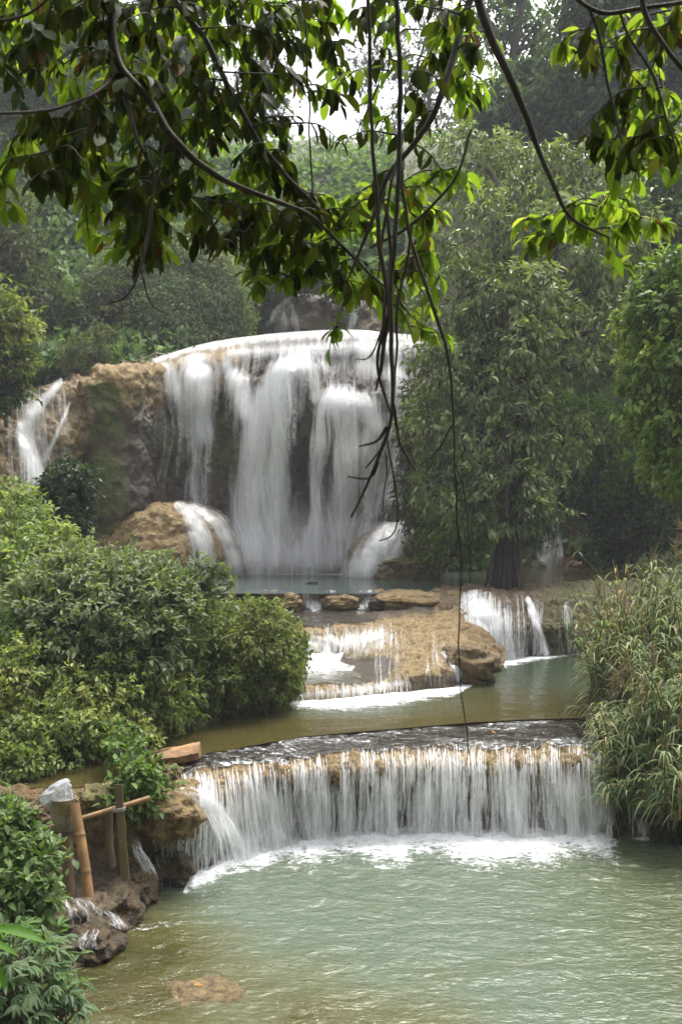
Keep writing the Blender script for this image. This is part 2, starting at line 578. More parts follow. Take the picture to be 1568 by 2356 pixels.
XLk = np.array([(-30, -14), (-8, -6), (0, -2.2), (5, -1.75), (6.8, -1.85), (7.9, -2.6), (8.3, -3.2), (9.0, -3.7), (9.6, -3.35), (10.2, -2.95), (10.6, -2.6), (11, -2.2), (12.9, -1.85), (14.1, -.65), (15.6, -.6), (17, -1.1), (19, -1.6), (21, -2.7), (25, -3.4), (30, -4), (200, -4)], float)
XRk = np.array([(-30, 14), (-8, 7), (0, 4.), (6, 3.7), (9, 4.4), (10.5, 4.3), (11.0, 3.6), (12.6, 3.5), (17.5, 4.55), (19, 5.6), (24, 7.2), (28, 7.6), (30, 6.5), (200, 6.5)], float)

def depthA(X, Y):
    s = Y + .9 * (X - .2)
    return .24 + .95 * sstep(5.9, 8.6, s) + .12 * fbm(np.stack([X, Y, X * 0], -1) * .9, 2)

def terrain(X, Y):
    XL = np.interp(Y, XLk[:, 0], XLk[:, 1]); XR = np.interp(Y, XRk[:, 0], XRk[:, 1])
    lev = np.interp(Y, [-10, 3, 11.0, 11.4, 17.5, 19.8, 25, 34, 40, 60], [0, 0, 0, .9, .9, 1.95, 1.95, 2.2, 6, 18])
    bed = np.where(Y < 11.25, -depthA(X, Y), np.where(Y < 18.5, ZB - .45 - .5 * sstep(11.5, 15, Y) * sstep(.5, 2.5, X), np.where(Y < 25.5, ZC - .6, lev - .6)))
    o = np.maximum(XL - X, X - XR)
    left = (XL - X) > (X - XR)
    kl = np.interp(Y, [0, 9, 12, 15, 22, 30], [.75, .6, .45, .16, .10, .1])
    rise = np.where(left, kl, .5) * np.clip(o, -1, 3.2) + np.clip(o - 3.2, 0, 60) * np.where(left, .3, .5) * np.interp(Y, [10, 16], [1, .35])
    bank = lev + .02 + rise + .12 * fbm(np.stack([X, Y, X * 0], -1) * .8, 3) * np.clip(o, 0, 1)
    z = bed * (1 - sstep(-.15, .12, o)) + bank * sstep(-.15, .12, o)
    near = 1.85 - sstep(1.2, 4.6, Y) * 3.2                       # the bank the photographer stands on
    z = np.maximum(z, near)
    z = np.where(Y < 0, np.maximum(z, 1.85 + np.clip(-Y - 2, 0, 40) * .55), z)  # unseen rise behind the camera, added to keep leaf faces dark
    return z

def stretched(a, b, n, far, k):
    core = np.linspace(a, b, n)
    h = core[1] - core[0]
    e = h * np.cumsum(1.22 ** np.arange(1, k + 1))
    return np.concatenate([a - e[::-1], core, b + e])

gx = stretched(-9, 10, 150, 60, 19); gy = stretched(-4, 34, 260, 60, 17)
GX, GY = np.meshgrid(gx, gy)
GZ = terrain(GX, GY)
Gt = np.stack([GX, GY, GZ], -1)
tx, ty = GX, GY
inw = (GZ < np.interp(GY, [10, 10.9, 18, 19.5, 26], [0, .9, .9, 1.95, 1.95])).astype(float)
tag(grid_obj("ground", Gt, M_soil, wet=inw * .25, moss=.55 * (1 - inw) + .36 * inw, brn=.2 + inw * -.25), kind="structure")

# ---------------------------------------------------------------- pools
def wgrid(name, G, turb, wcol, foam, chop):
    return tag(grid_obj(name, G, M_water, turb=turb, wcol=wcol, foam=foam, chop=chop), kind="structure")

def lerp3(a, b, f):
    return np.asarray(a) * (1 - f[..., None]) + np.asarray(b) * f[..., None]

bk = np.array([(-60, 7.15), (60, 7.62), (150, 7.92), (220, 8.42), (290, 8.6), (340, 9.09), (360, 9.35), (440, 9.5), (480, 9.69), (560, 10.28), (700, 10.80), (900, 10.92), (1100, 10.90), (1440, 10.86), (1700, 10.86)])
bX = (bk[:, 0] - CX) * bk[:, 1] / F
ax_, ay_ = np.linspace(-3.6, 4.9, 360), np.linspace(4.0, 11.2, 330)
X, Y = np.meshgrid(ax_, ay_)
base = np.interp(X, bX[5:], bk[5:, 1])
s = base - Y
p3 = np.stack([X, Y, X * 0], -1)
ext = (.85 + .45 * fbm(p3 * np.array([1.6, 0, 0]), 3)) * np.interp(X, [-1.5, -1.0, -.3, .8, 2.2, 2.9, 3.05], [.3, .5, .8, 1.1, .9, .55, .0])
foam = np.clip(1.12 - .80 * (np.clip(s, 0, 9) / np.maximum(ext * 1.4, .05)) ** .8, 0, 1.2) * (X > -1.45)
foam = np.maximum(foam, .43 * np.exp(-np.clip(s, 0, 9) / 1.5) * (s > 0) * (X > -1.3))
foam *= 1 - sstep(2.75, 3.15, X)
# swirl below the small outlet on the left, and the drip at the far right
def blob(cx, cy, rx, ry, a):
    return a * np.exp(-(((X - cx) / rx) ** 2 + ((Y - cy) / ry) ** 2))
foam = np.maximum(foam, blob(-1.70, 8.42, .40, .16, .50))
foam = np.maximum(foam, blob(-1.98, 8.50, .12, .10, .6))
foam = np.maximum(foam, blob(3.3, 10.68, .26, .10, .85))
foam = np.maximum(foam, blob(-1.85, 9.32, .16, .10, .6))
foam = np.maximum(foam, blob(-2.2, 8.1, .22, .1, .6))
dA = depthA(X, Y)
tf = np.clip((dA - .25) / .8, 0, 1)
dA = np.clip(dA + .28 * fbm(p3 * np.array([.8, 1.1, 0]) + 21, 3), .2, 2); tf = np.clip((dA - .25) / .8, 0, 1)
wc = lerp3((.122, .113, .034), (.094, .122, .084), tf)
rg = sstep(1.0, 3.0, X)
wc = lerp3(wc, (.072, .088, .042), rg * .8)
turb = np.clip(1 - np.exp(-2.3 * dA), 0, .93)
zz = .012 * fbm(p3 * np.array([2.2, 3.4, 1]), 2) + .009 * fbm(p3 * np.array([4.5, 8.5, 1]) + 7, 2) * (.6 + .4 * sstep(2.5, .3, s)) + sstep(.55, 1.1, foam) * (.03 + .045 * fbm(p3 * 5., 3))
wgrid("water", np.stack([X, Y, zz], -1), turb, wc, foam, .85 + .15 * sstep(1.5, .2, s))

ledge_back = np.array([(-400, 9.3), (-60, 9.45), (270, 9.6), (330, 9.8), (400, 10.3), (460, 10.75), (700, 11.65), (1000, 12.25), (1200, 12.6), (1440, 12.75), (1800, 13)])
xs = np.linspace(-250, 1560, 300)
lb = np.interp(xs, ledge_back[:, 0], ledge_back[:, 1])
t = np.linspace(0, 1, 170)[:, None]
D = (lb - .12) * (1 - t) + 18.6 * t
XP = np.broadcast_to(xs, D.shape)
G = P(XP, CY, D); G[..., 2] = ZB
px, py = proj(G)
p3 = G.copy()
def pfoam(kn, e0):
    """foam just in front of a fall whose foot is the pixel line kn"""
    kn = np.array(kn, float)
    yb = np.interp(px, kn[:, 0], kn[:, 1])
    ex = np.interp(px, kn[:, 0], kn[:, 2])
    return np.where(ex > 1, np.clip(1.0 - .7 * np.clip(py - yb, 0, 999) / np.maximum(ex * 1.2, 1), 0, 1.1), 0)
fo = pfoam([(620, 1616, 0), (670, 1612, 16), (760, 1608, 26), (860, 1602, 28), (960, 1590, 24), (1040, 1584, 18), (1070, 1580, 8), (1100, 1570, 0)], 0)
fo = np.maximum(fo, pfoam([(1120, 1534, 0), (1145, 1528, 14), (1200, 1512, 14), (1270, 1504, 10), (1330, 1500, 6), (1360, 1500, 0)], 0))
fo = np.where(py < 1490, 0, fo)
gr = sstep(900, 1150, px) * sstep(1640, 1560, py)
gr = np.maximum(gr, .6 * sstep(1640, 1590, py) * sstep(640, 720, px))
wcB = lerp3((.12, .098, .032), (.045, .062, .036), gr)
near_fall = np.exp(-((px - 800) / 220) ** 2 - ((py - 1625) / 25) ** 2)
wcB = lerp3(wcB, (.11, .15, .125), near_fall * .8)
G[..., 2] += .006 * fbm(p3 * np.array([2, 3, 1]), 2)
wgrid("water", G, np.clip(.5 + .35 * gr + .3 * near_fall, 0, .92), wcB, fo, .16 + .25 * np.clip(fo + near_fall, 0, 1))

xs = np.linspace(300, 1700, 240)
D = np.broadcast_to(np.linspace(18.9, 31, 150)[:, None], (150, 240))
XP = np.broadcast_to(xs, D.shape)
G = P(XP, CY, D); G[..., 2] = ZC
px, py = proj(G)
mx_ = np.interp(px, [300, 540, 700, 800, 900, 930, 960], [0, 3, 5, 6, 7, 4, 0])
fo = np.where(mx_ > .5, np.clip(1.1 - .8 * np.clip(py - 1319, 0, 99) / np.maximum(mx_, .5), 0, 1.1), 0)
bw = sstep(1000, 1250, px)
wcC = lerp3((.075, .105, .092), (.11, .085, .045), bw)
wgrid("water", G, np.full(px.shape, .82), wcC, fo, .10 + .3 * sstep(1335, 1318, py) * (1 - bw))

# ---------------------------------------------------------------- rock ledges and cliffs
def arc(G):
    u = np.concatenate([np.zeros((G.shape[0], 1)), np.cumsum(np.linalg.norm(np.diff(G, axis=1), axis=-1), 1)], 1)
    v = np.concatenate([np.zeros((1, G.shape[1])), np.cumsum(np.linalg.norm(np.diff(G, axis=0), axis=-1), 0)], 0)
    return u, v

def sheet(m, G, Nn, r0, r1, c0, c1, off, dens, jit=0., seed=0.):
    """a film of water lying on (or thrown clear of) rows r0..r1, columns c0..c1 of a rock surface"""
    g = G[r0:r1, c0:c1]; n = Nn[r0:r1, c0:c1]
    o = off[r0:r1, c0:c1] if not np.isscalar(off) else np.full(g.shape[:2], off)
    q = g + n * (o + jit * fbm(g * np.array([5, 5, 1.2]) + seed, 2))[..., None]
    um = np.median(arc(G)[0], axis=0)[None].repeat(G.shape[0], 0)
    vm = arc(G)[1].mean(1)[:, None].repeat(G.shape[1], 1)
    uvw = np.stack([um, vm, um * 0 + seed], -1)[r0:r1, c0:c1] + np.array([seed, seed * .37, 0])
    nv, nu = g.shape[:2]
    m.add(q.reshape(-1, 3), gridF(nv, nu), dens=dens[r0:r1, c0:c1].ravel(), uvw=uvw.reshape(-1, 3))

def threads(m, G, Nn, n, vtop, vbot, urange, wd, off, prob=None, strength=(.5, .95), k=9, fwd=0., lenf=(.5, 1.)):
    """narrow threads of water running down columns of a rock surface; off = clearance at top and bottom"""
    nv, nu = G.shape[:2]
    tu = nrmz(np.gradient(G, axis=1))
    done = 0; tries = 0
    while done < n and tries < n * 12:
        tries += 1
        iu = rng.uniform(*urange); i0 = int(iu)
        vt = vtop[i0] if not np.isscalar(vtop) else vtop
        vb = vbot[i0] if not np.isscalar(vbot) else vbot
        L = rng.uniform(*lenf)
        st = rng.random() * (1 - L)
        a = vt + (vb - vt) * st; b = vt + (vb - vt) * (st + L)
        t = np.linspace(0, 1, k)
        v = a + (b - a) * t
        vi = np.clip(np.rint(v).astype(int), 0, nv - 1)
        if prob is not None and rng.random() > prob[vi[k // 3], i0]: continue
        done += 1
        f = np.clip((v - vt) / (vb - vt + 1e-9), 0, 1)
        uu = np.clip(i0 + np.cumsum(rng.normal(0, .12, k)), 0, nu - 1).astype(int)
        cc = G[vi, uu] + Nn[vi, uu] * (off[0] + (off[1] - off[0]) * f ** 1.3 * rng.uniform(.3, 1.2) + rng.uniform(0, .02))[:, None]
        cc = cc + tu[vi, uu] * (rng.normal(0, .10) * f ** 1.5 * off[1])[:, None] * 2
        cc = np.stack([smooth1(cc[:, j], 3, 0) for j in range(3)], 1)
        ww = rng.uniform(*wd) * (.55 + .6 * t) * (1 + .25 * rng.normal(size=k))
        r = tu[vi, uu] + rng.normal(0, .2, 3)
        V = np.stack([cc - r * ww[:, None] / 2, cc, cc + r * ww[:, None] / 2], 1)
        V[:, 1] += Nn[vi, uu] * ww[:, None] * .3
        vl = np.concatenate([[0], np.cumsum(np.linalg.norm(np.diff(cc, axis=0), axis=1))])
        sd_ = rng.uniform(0, 90)
        uvw = np.stack([np.tile([0, .5, 1.], (k, 1)), np.tile(vl[:, None] + sd_, (1, 3)), np.full((k, 3), sd_)], -1)
        al = rng.uniform(*strength) * np.clip(np.minimum(t / .12, (1 - t) / .12 + .25), 0, 1)
        m.add(V.reshape(-1, 3), gridF(k, 3), dens=np.repeat(al, 3), uvw=uvw.reshape(-1, 3))

def pxdens(G, strokes, base=0.):
    """amount of water as strokes: (polyline in photo pixels with half-width, strength)"""
    x, y = proj(G)
    d = np.full(x.shape, base)
    for pts, st in strokes:
        pts = np.array(pts, float)
        for a, b in zip(pts[:-1], pts[1:]):
            ab = b[:2] - a[:2]
            t = np.clip(((x - a[0]) * ab[0] + (y - a[1]) * ab[1]) / (ab @ ab), 0, 1)
            hw = a[2] + (b[2] - a[2]) * t
            q = np.hypot(x - a[0] - t * ab[0], (y - a[1] - t * ab[1]))
            s_ = (a[3] + (b[3] - a[3]) * t) if len(a) > 3 else 1
            d = np.maximum(d, st * s_ * np.exp(-(q / hw) ** 2 * 1.2))
    return d

# -- the near weir and the bank left of it
rails = [Rz(-.8, [(x, d + .02) for x, d in bk]),
         [(x, CY + CAMZ * F / d, d) for x, d in bk],
         [(-60, 2190, 7.5), (60, 2150, 7.9), (150, 2110, 8.15), (220, 2075, 8.55), (290, 2060, 8.75), (340, 2010, 9.2), (360, 1990, 9.5), (440, 1972, 9.6), (480, 1955, 9.78), (560, 1905, 10.2), (700, 1885, 10.62), (900, 1880, 10.75), (1440, 1882, 10.75)],
         [(-60, 2000, 8.7), (60, 1990, 8.75), (150, 1985, 8.8), (220, 1985, 8.95), (290, 1975, 9.0), (340, 1945, 9.12), (360, 1932, 9.08), (440, 1915, 9.22), (480, 1890, 9.6), (560, 1850, 10.1), (700, 1835, 10.5), (900, 1830, 10.65), (1440, 1830, 10.7)],
         [(-60, 1835, 8.9), (60, 1840, 8.95), (200, 1855, 8.95), (270, 1850, 9.05), (330, 1835, 9.2), (400, 1812, 9.55), (470, 1795, 9.85), (560, 1778, 10.15), (700, 1768, 10.4), (900, 1752, 10.6), (1100, 1747, 10.68), (1440, 1743, 10.72)],
         [(-60, 1822, 9.2), (270, 1832, 9.35), (330, 1815, 9.5), (400, 1795, 9.9), (470, 1772, 10.2), (560, 1752, 10.6), (700, 1740, 10.85), (900, 1722, 11.1), (1100, 1715, 11.2), (1440, 1710, 11.3)],
         Rz(.885, [(x, d) for x, d in ledge_back[1:-1]]),
         Rz(.4, [(x, d + .35) for x, d in ledge_back[1:-1]])]
for k_, dy_, dd_ in ((2, 0, .13), (3, 0, .10), (4, 9, .06), (5, 8, .02)):
    rails[k_] = [(x, y + dy_ * (x >= 560), d + dd_ * (x >= 560)) for x, y, d in rails[k_]]
rows = [8, 22, 26, 30, 24, 34, 10]
cum = np.concatenate([[0], np.cumsum(rows)])
G0 = loft(rails, -60, 1470, 520, rows, su=13, sv=9)
xc = np.linspace(-60, 1470, 520)
rowi = np.arange(G0.shape[0])[:, None]
lipm = sstep(cum[4] - 16, cum[4], rowi) * sstep(cum[5] + 10, cum[5], rowi)
top = sstep(cum[5] - 6, cum[5] + 8, rowi)                          # 1 on the flat ledge
Gw = roughen(G0, .05, 1.9, 4, 0, 1)
Gw = roughen(Gw, .055, 5., 3, .03, 9.)
Gw = Gw * (1 - top[..., None] * .8) + (G0 + gnormal(G0) * (.012 * fbm(G0 * 6, 3))[..., None]) * top[..., None] * .8
bankm = sstep(400, 330, xc)[None] * np.ones_like(rowi)
isl = np.clip(fbm(Gw * np.array([3.2, 2.2, 2.2]) + 40, 3) - .12, 0, 1)
Gw = Gw + np.array([0, -.5, .8]) * (.12 * isl * lipm)[..., None]
wet_shade = np.clip(.95 * top * sstep(250, 380, xc)[None] + .75 * sstep(cum[3] + 8, cum[2], rowi) + .35 * bankm * sstep(cum[4], cum[3], rowi), 0, 1)
wet_shade = np.maximum(wet_shade, .75 * sstep(480, 700, xc)[None] * sstep(cum[4] - 2, cum[3], rowi))  # wet rock, darkened further behind the curtain as painted recess shade
grid_w = grid_obj("rock_ledge", Gw, M_rock, wet=wet_shade, moss=.32 * bankm + 0 * rowi, brn=.10 + .32 * bankm + .35 * top * (1 - bankm))
tag(grid_w, kind="structure")
Gs = smooth1(smooth1(Gw, 25, 0), 41, 1); Gs = Gs + np.array([0, -1., .25]) * (.035 * sstep(cum[6], cum[5], rowi) * np.ones(520))[..., None]; Nw = gnormal(smooth1(Gs, 31, 1))

# film running over the flat ledge
r0, r1 = cum[5] - 4, cum[6] + 4
fl = smooth1(smooth1(Gw, 7, 0), 7, 1)[r0:r1, 110:515] + np.array([0, 0, .022])
fl = fl + np.array([0, 0, .012]) * fbm(fl * np.array([5, 9, 1]), 3)[..., None]
q = sstep(r0, r0 + 14, np.arange(r0, r1))[:, None] * np.ones(405)
ffm = .40 + .16 * fbm(fl * np.array([1.2, 2.2, 1]) + 4, 3) + .16 * (1 - q)
ff_ = np.where(ffm > .42, ffm, .24) * sstep(400, 520, xc[110:515])[None]  # whites: running water, with glints painted in through the foam mask
wgrid("water", fl, np.full(q.shape, .10), np.broadcast_to(np.array((.12, .10, .075)), q.shape + (3,)), ff_ * .84, np.full(q.shape, .9))

# the fall over it: film, then loose threads
fallw = empty("weir_waterfall", "wide low curtain of white water dropping into the nearest pool", "waterfall")
x_, y_ = proj(Gs)
env = sstep(455, 560, x_) * sstep(1418, 1398, x_)
clump = fbm(np.stack([x_ * .028, y_ * .0035, x_ * 0 + 3], -1), 2) + .7 * fbm(np.stack([x_ * .09, y_ * .006, x_ * 0 + 8], -1), 2)
fine = fbm(np.stack([x_ * .22, y_ * .012, x_ * 0 + 5], -1), 2)
dw = (.54 + .17 * clump + .20 * fine) * env * (1 - .75 * sstep(cum[3] + 6, cum[4] + 2, rowi)) + .24 * fbm(np.stack([x_ * .014, y_ * .001, x_ * 0], -1), 3) * env
dw = np.maximum(dw, .95 * pxdens(Gs, [([(405, 1822, 10), (455, 1832, 20), (500, 1875, 28), (535, 1940, 30), (550, 1985, 30)], .85)]))
dw = np.maximum(dw, pxdens(Gs, [([(560, 1800, 20), (600, 1880, 30), (620, 1950, 30)], .62)]))
dw *= (rowi < cum[5] + 2) & (rowi > cum[1] - 3)
ofw = .03 + .10 * sstep(cum[5], cum[2], rowi) * np.ones(520) * env
mm = MB()
sheet(mm, Gs, Nw, cum[1] - 4, cum[5] + 2, 140, 512, ofw * .6, dw, .012, 1.3)
sheet(mm, Gs, Nw, cum[1] - 4, cum[5] - 2, 140, 512, ofw * 1.35, dw * .85, .025, 7.9)
mm.obj("water_curtain", M_fall, fallw)
mm = MB()
pr = np.clip(env * (.5 + .6 * clump + .6 * fine), .03, 1) * env
vt = np.full(520, float(cum[5] + 4)); vb = np.full(520, float(cum[1] - 2))
threads(mm, Gs, Nw, 1100, vt - rng.uniform(0, 26, 520), vb, (150, 508), (.008, .05), (.0, .16), pr, (.18, .66), lenf=(.2, .9), k=12)
threads(mm, Gs, Nw, 650, vt, vb, (150, 508), (.004, .015), (.03, .26), pr, (.3, .85), lenf=(.12, .4), k=9)
threads(mm, Gs, Nw, 260, vt, np.full(520, float(cum[3])), (150, 508), (.008, .03), (.012, .05), pr, (.5, 1.), lenf=(.3, .8))
pr2 = np.clip(pxdens(Gs, [([(405, 1822, 10), (455, 1832, 20), (500, 1875, 28), (535, 1940, 32), (550, 1985, 32)], .9)]), 0, 1)
threads(mm, Gs, Nw, 220, vt, vb, (150, 230), (.008, .03), (.015, .06), pr2, (.5, 1.), lenf=(.3, .9))
pr3 = np.clip(sstep(335, 370, x_) * sstep(480, 440, x_) * (y_ > 1915), 0, 1) * .8
threads(mm, Gs, Nw, 45, np.full(520, float(cum[4] - 8)), vb, (132, 184), (.004, .014), (.02, .10), pr3, (.3, .7), lenf=(.5, 1.))
mm.obj("water_threads", M_thread, fallw)

# -- middle steps
rails = [Rz(.3, [(600, 13.6), (700, 13.7), (900, 14.4), (1040, 15), (1100, 15.6), (1160, 17)]),
         [(600, 1625, W(1625, .9)), (700, 1612, W(1612, .9)), (800, 1606, W(1606, .9)), (900, 1597, W(1597, .9)), (940, 1589, W(1589, .9)), (1040, 1581, W(1581, .9)), (1100, 1566, W(1566, .9)), (1138, 1550, W(1550, .9)), (1160, 1535, W(1535, .9))],
         [(600, 1592, W(1592, 1.03)), (700, 1582, W(1582, 1.03)), (800, 1578, W(1578, 1.03)), (900, 1566, W(1566, 1.04)), (940, 1556, 14.4), (1040, 1535, 14.9), (1100, 1530, 15.3), (1135, 1532, 15.8), (1160, 1525, 16.8)],
         [(600, 1522, W(1522, 1.07)), (700, 1518, W(1518, 1.07)), (790, 1514, 16.3), (850, 1518, 15.6), (950, 1500, 15.8), (1040, 1480, 16.0), (1100, 1490, 16.2), (1135, 1515, 16.4), (1160, 1515, 17.0)],
         [(600, 1455, 16.55), (700, 1450, 16.6), (800, 1445, 16.8), (900, 1440, 17), (1000, 1432, 17.2), (1060, 1440, 17.2), (1110, 1478, 16.9), (1140, 1505, 16.8), (1160, 1510, 17.2)],
         [(600, 1412, 18.9), (700, 1410, 19.0), (850, 1405, 18.8), (1000, 1398, 18.2), (1060, 1402, 17.9), (1120, 1445, 17.6), (1160, 1500, 17.6)],
         [(600, 1372, 19.3), (700, 1370, 19.3), (790, 1366, 19.4), (850, 1368, 19.2), (900, 1364, 19.2), (1000, 1364, 19.2), (1060, 1372, 18.6), (1120, 1425, 18.1), (1160, 1490, 17.9)],
         Rz(1.955, [(600, 19.8), (850, 19.8), (1000, 20.0), (1060, 19.6), (1160, 19.2)]),
         Rz(1.4, [(600, 20.4), (850, 20.4), (1000, 20.6), (1060, 20.2), (1160, 20)])]
rows = [6, 18, 30, 34, 26, 24, 14, 8]
cm = np.concatenate([[0], np.cumsum(rows)])
G0 = loft(rails, 600, 1160, 300, rows, su=13, sv=7)
rowi = np.arange(G0.shape[0])[:, None]
Gm = roughen(G0, .05, 1.3, 4)
Gm = roughen(Gm, .05, 4.0, 3, .04, 6.)
flat = np.maximum(sstep(cm[2] - 2, cm[2] + 4, rowi) * sstep(cm[3] + 2, cm[3] - 4, rowi), sstep(cm[4] + 3, cm[4] + 8, rowi) * sstep(cm[5] + 2, cm[5] - 2, rowi))
xcm = np.linspace(600, 1160, 300)
wob = 60 * fbm(G0 * 1.1 + 2, 3)
flat = flat * sstep(930, 840, xcm[None] + wob)
Gm = Gm * (1 - .85 * flat[..., None]) + G0 * .85 * flat[..., None]
x_, y_ = proj(Gm)
wetm = np.clip(.85 * flat + .8 * np.exp(-((y_ - 1395) / 18) ** 2) * (x_ < 1000) + .6 * np.exp(-((y_ - 1375) / 26) ** 2 - ((x_ - 900) / 45) ** 2) * 0 + .5 * (y_ > 1555) * (x_ > 940), 0, 1)
mossm = .45 * np.exp(-((x_ - 960) / 70) ** 2 - ((y_ - 1385) / 22) ** 2) + .25 * sstep(1060, 1130, x_)
tag(grid_obj("rock_ledge", Gm, M_rock, wet=wetm, moss=mossm, brn=.0 + .35 * sstep(1000, 1120, x_) + .15 * (y_ < 1420)), kind="structure")
Nm = gnormal(smooth1(smooth1(Gm, 7, 0), 7, 1)); Gs = smooth1(smooth1(Gm, 5, 0), 5, 1)
q = Gs[cm[2] - 2:cm[3] + 4, 30:190]; q = q + np.array([0, 0, 1.]) * (.03 - .16 * sstep(800, 880, proj(q)[0] + 55 * fbm(q * 1.3, 3)))[..., None]
x2, y2 = proj(q)
f2 = np.clip(.92 - np.clip(y2 - 1516, 0, 99) / 60 + .12 * (x2 < 760), 0, 1.1) * sstep(860, 800, x2)
wgrid("water", q, np.full(f2.shape, .35), np.broadcast_to(np.array((.2, .19, .13)), f2.shape + (3,)), f2, np.full(f2.shape, .5))
q = Gs[cm[4] + 2:cm[5] + 3, 20:190]; q = q + np.array([0, 0, 1.]) * (.03 - .16 * sstep(830, 905, proj(q)[0] + 55 * fbm(q * 1.3, 3)))[..., None]
x2, y2 = proj(q)
f2 = np.clip(.85 - np.clip(y2 - 1394, 0, 99) / 16, 0.25, 1.1) * sstep(880, 840, x2)
wgrid("water", q, np.full(f2.shape, .25), np.broadcast_to(np.array((.16, .13, .10)), f2.shape + (3,)), f2, np.full(f2.shape, .7))

def fall_on(name, label, G, N_, r0, r1, c0, c1, dens, off, nth, wd, mat, offs2=None, th_off=(.02, .06), thr=None, lenf=(.3, .9), stg=(.25, .7)):
    e = empty(name, label, "waterfall")
    m1 = MB()
    sheet(m1, G, N_, r0, r1, c0, c1, off, dens, .01, rng.uniform(0, 20))
    if offs2: sheet(m1, G, N_, r0, r1, c0, c1, offs2, dens * .8, .02, rng.uniform(0, 20))
    m1.obj("water_curtain", mat, e)
    if nth:
        m2 = MB()
        threads(m2, G, N_, nth, float(r1 - 1), float(r0), (c0, c1 - 2), wd, th_off, np.clip((dens if thr is None else thr), 0, 1), stg, lenf=lenf)
        m2.obj("water_threads", M_thread, e)
    return e

# bottom step, second step, top step
d1 = pxdens(Gs, [([(690, 1600, 14), (760, 1597, 14), (840, 1590, 14), (905, 1576, 14), (930, 1570, 10)], .62)]) * (rowi < cm[2] + 2)
fall_on("step_waterfall", "thin fringe of white water over the lowest travertine step", Gs, Nm, cm[1] - 2, cm[2] + 3, 40, 190, d1, .02, 160, (.01, .03), M_fall)
d2 = pxdens(Gs, [([(690, 1490, 38), (760, 1488, 36), (830, 1478, 30), (880, 1462, 18)], .62), ([(780, 1530, 12), (850, 1500, 18), (900, 1470, 14)], .45)]) * (rowi > cm[3] - 4)
fall_on("step_waterfall", "white curtain over the taller middle travertine step beside the round bush", Gs, Nm, cm[3] - 4, cm[4] + 8, 40, 200, d2, .03, 170, (.012, .04), M_fall, .07, stg=(.15, .55))
d3 = pxdens(Gs, [([(698, 1362, 8), (705, 1385, 16), (725, 1398, 22)], .95), ([(770, 1362, 10), (775, 1395, 14)], .6), ([(820, 1362, 14), (828, 1395, 16)], .8), ([(850, 1362, 8), (846, 1395, 10)], .8)])
fall_on("step_waterfall", "short white spills over the uppermost step at the edge of the upper pool", Gs, Nm, cm[5] - 3, cm[6] + 8, 30, 150, d3, .03, 120, (.015, .05), M_fall, None, (.02, .06))
d4 = pxdens(Gs, [([(1020, 1505, 8), (1045, 1535, 12), (1060, 1572, 13)], .8), ([(1000, 1500, 8), (1010, 1530, 8)], .5), ([(920, 1520, 12), (890, 1560, 10)], .25), ([(950, 1470, 16), (900, 1500, 16), (860, 1530, 14)], .3), ([(985, 1535, 8), (975, 1560, 8)], .5)])
fall_on("rill_waterfall", "white rills trickling down the front of the tan rock mound", Gs, Nm, cm[1] - 2, cm[4], 120, 260, d4, .02, 60, (.01, .03), M_fall, stg=(.12, .4))

# -- wall right of the mound, with the broad slanting fall
rails = [Rz(.3, [(1010, 17.2), (1400, 18)]),
         [(1010, 1535, W(1535, .9)), (1140, 1520, W(1520, .9)), (1200, 1512, W(1512, .9)), (1300, 1504, W(1504, .9)), (1430, 1498, W(1498, .9))],
         [(1010, 1440, 17.7), (1140, 1445, 17.6), (1190, 1460, 17.5), (1220, 1445, 17.9), (1300, 1440, 18.0), (1430, 1440, 18.2)],
         [(1010, 1385, 18.2), (1080, 1378, 18.2), (1150, 1388, 18.0), (1190, 1375, 18.4), (1250, 1378, 18.6), (1320, 1372, 18.6), (1430, 1375, 18.6)],
         [(1010, 1362, 19.2), (1080, 1358, 19.2), (1170, 1356, 19.4), (1250, 1352, 19.6), (1430, 1350, 19.9)],
         Rz(2.0, [(1010, 20.2), (1170, 20.8), (1250, 21.4), (1430, 22)]),
         Rz(1.5, [(1010, 20.8), (1170, 21.6), (1250, 22.2), (1430, 23)])]
for r_ in rails: r_.append((1640,) + tuple(r_[-1][1:]))
rows = [6, 34, 30, 18, 14, 8]
cr = np.concatenate([[0], np.cumsum(rows)])
G0 = loft(rails, 1010, 1640, 345, rows, su=9, sv=9)
rowi = np.arange(G0.shape[0])[:, None]
Gr = roughen(G0, .09, 1.4, 4); Gr = roughen(Gr, .05, 5., 3, .05, 6.)
x_, y_ = proj(Gr)
tag(grid_obj("rock_wall", Gr, M_rock, wet=.35 + .35 * sstep(1440, 1500, y_), moss=.25 + .25 * sstep(1180, 1300, x_), brn=.35 + .5 * sstep(1130, 1230, x_)), kind="structure")
Nr = gnormal(smooth1(smooth1(Gr, 9, 0), 9, 1)); Gs = smooth1(smooth1(Gr, 7, 0), 7, 1)
dr = pxdens(Gs, [([(1085, 1372, 34), (1110, 1420, 42), (1140, 1470, 48), (1165, 1525, 48)], .74), ([(1100, 1385, 40), (1130, 1450, 40)], .7)]) * (rowi < cr[4] - 2)
fall_on("slanting_waterfall", "broad white fall fanning down the brown wall right of the mound", Gs, Nr, cr[1] - 2, cr[3] + 12, 15, 130, dr, .04, 320, (.012, .045), M_fall, .09, (.03, .12))
dr2 = pxdens(Gs, [([(1212, 1382, 8), (1225, 1420, 12), (1240, 1460, 10), (1252, 1505, 11)], .9), ([(1205, 1450, 8), (1200, 1505, 8)], .35)])
fall_on("narrow_waterfall", "narrow white stream bending down the middle of the brown wall", Gs, Nr, cr[1] - 2, cr[3] + 6, 95, 150, dr2, .03, 60, (.01, .03), M_fall, .06)
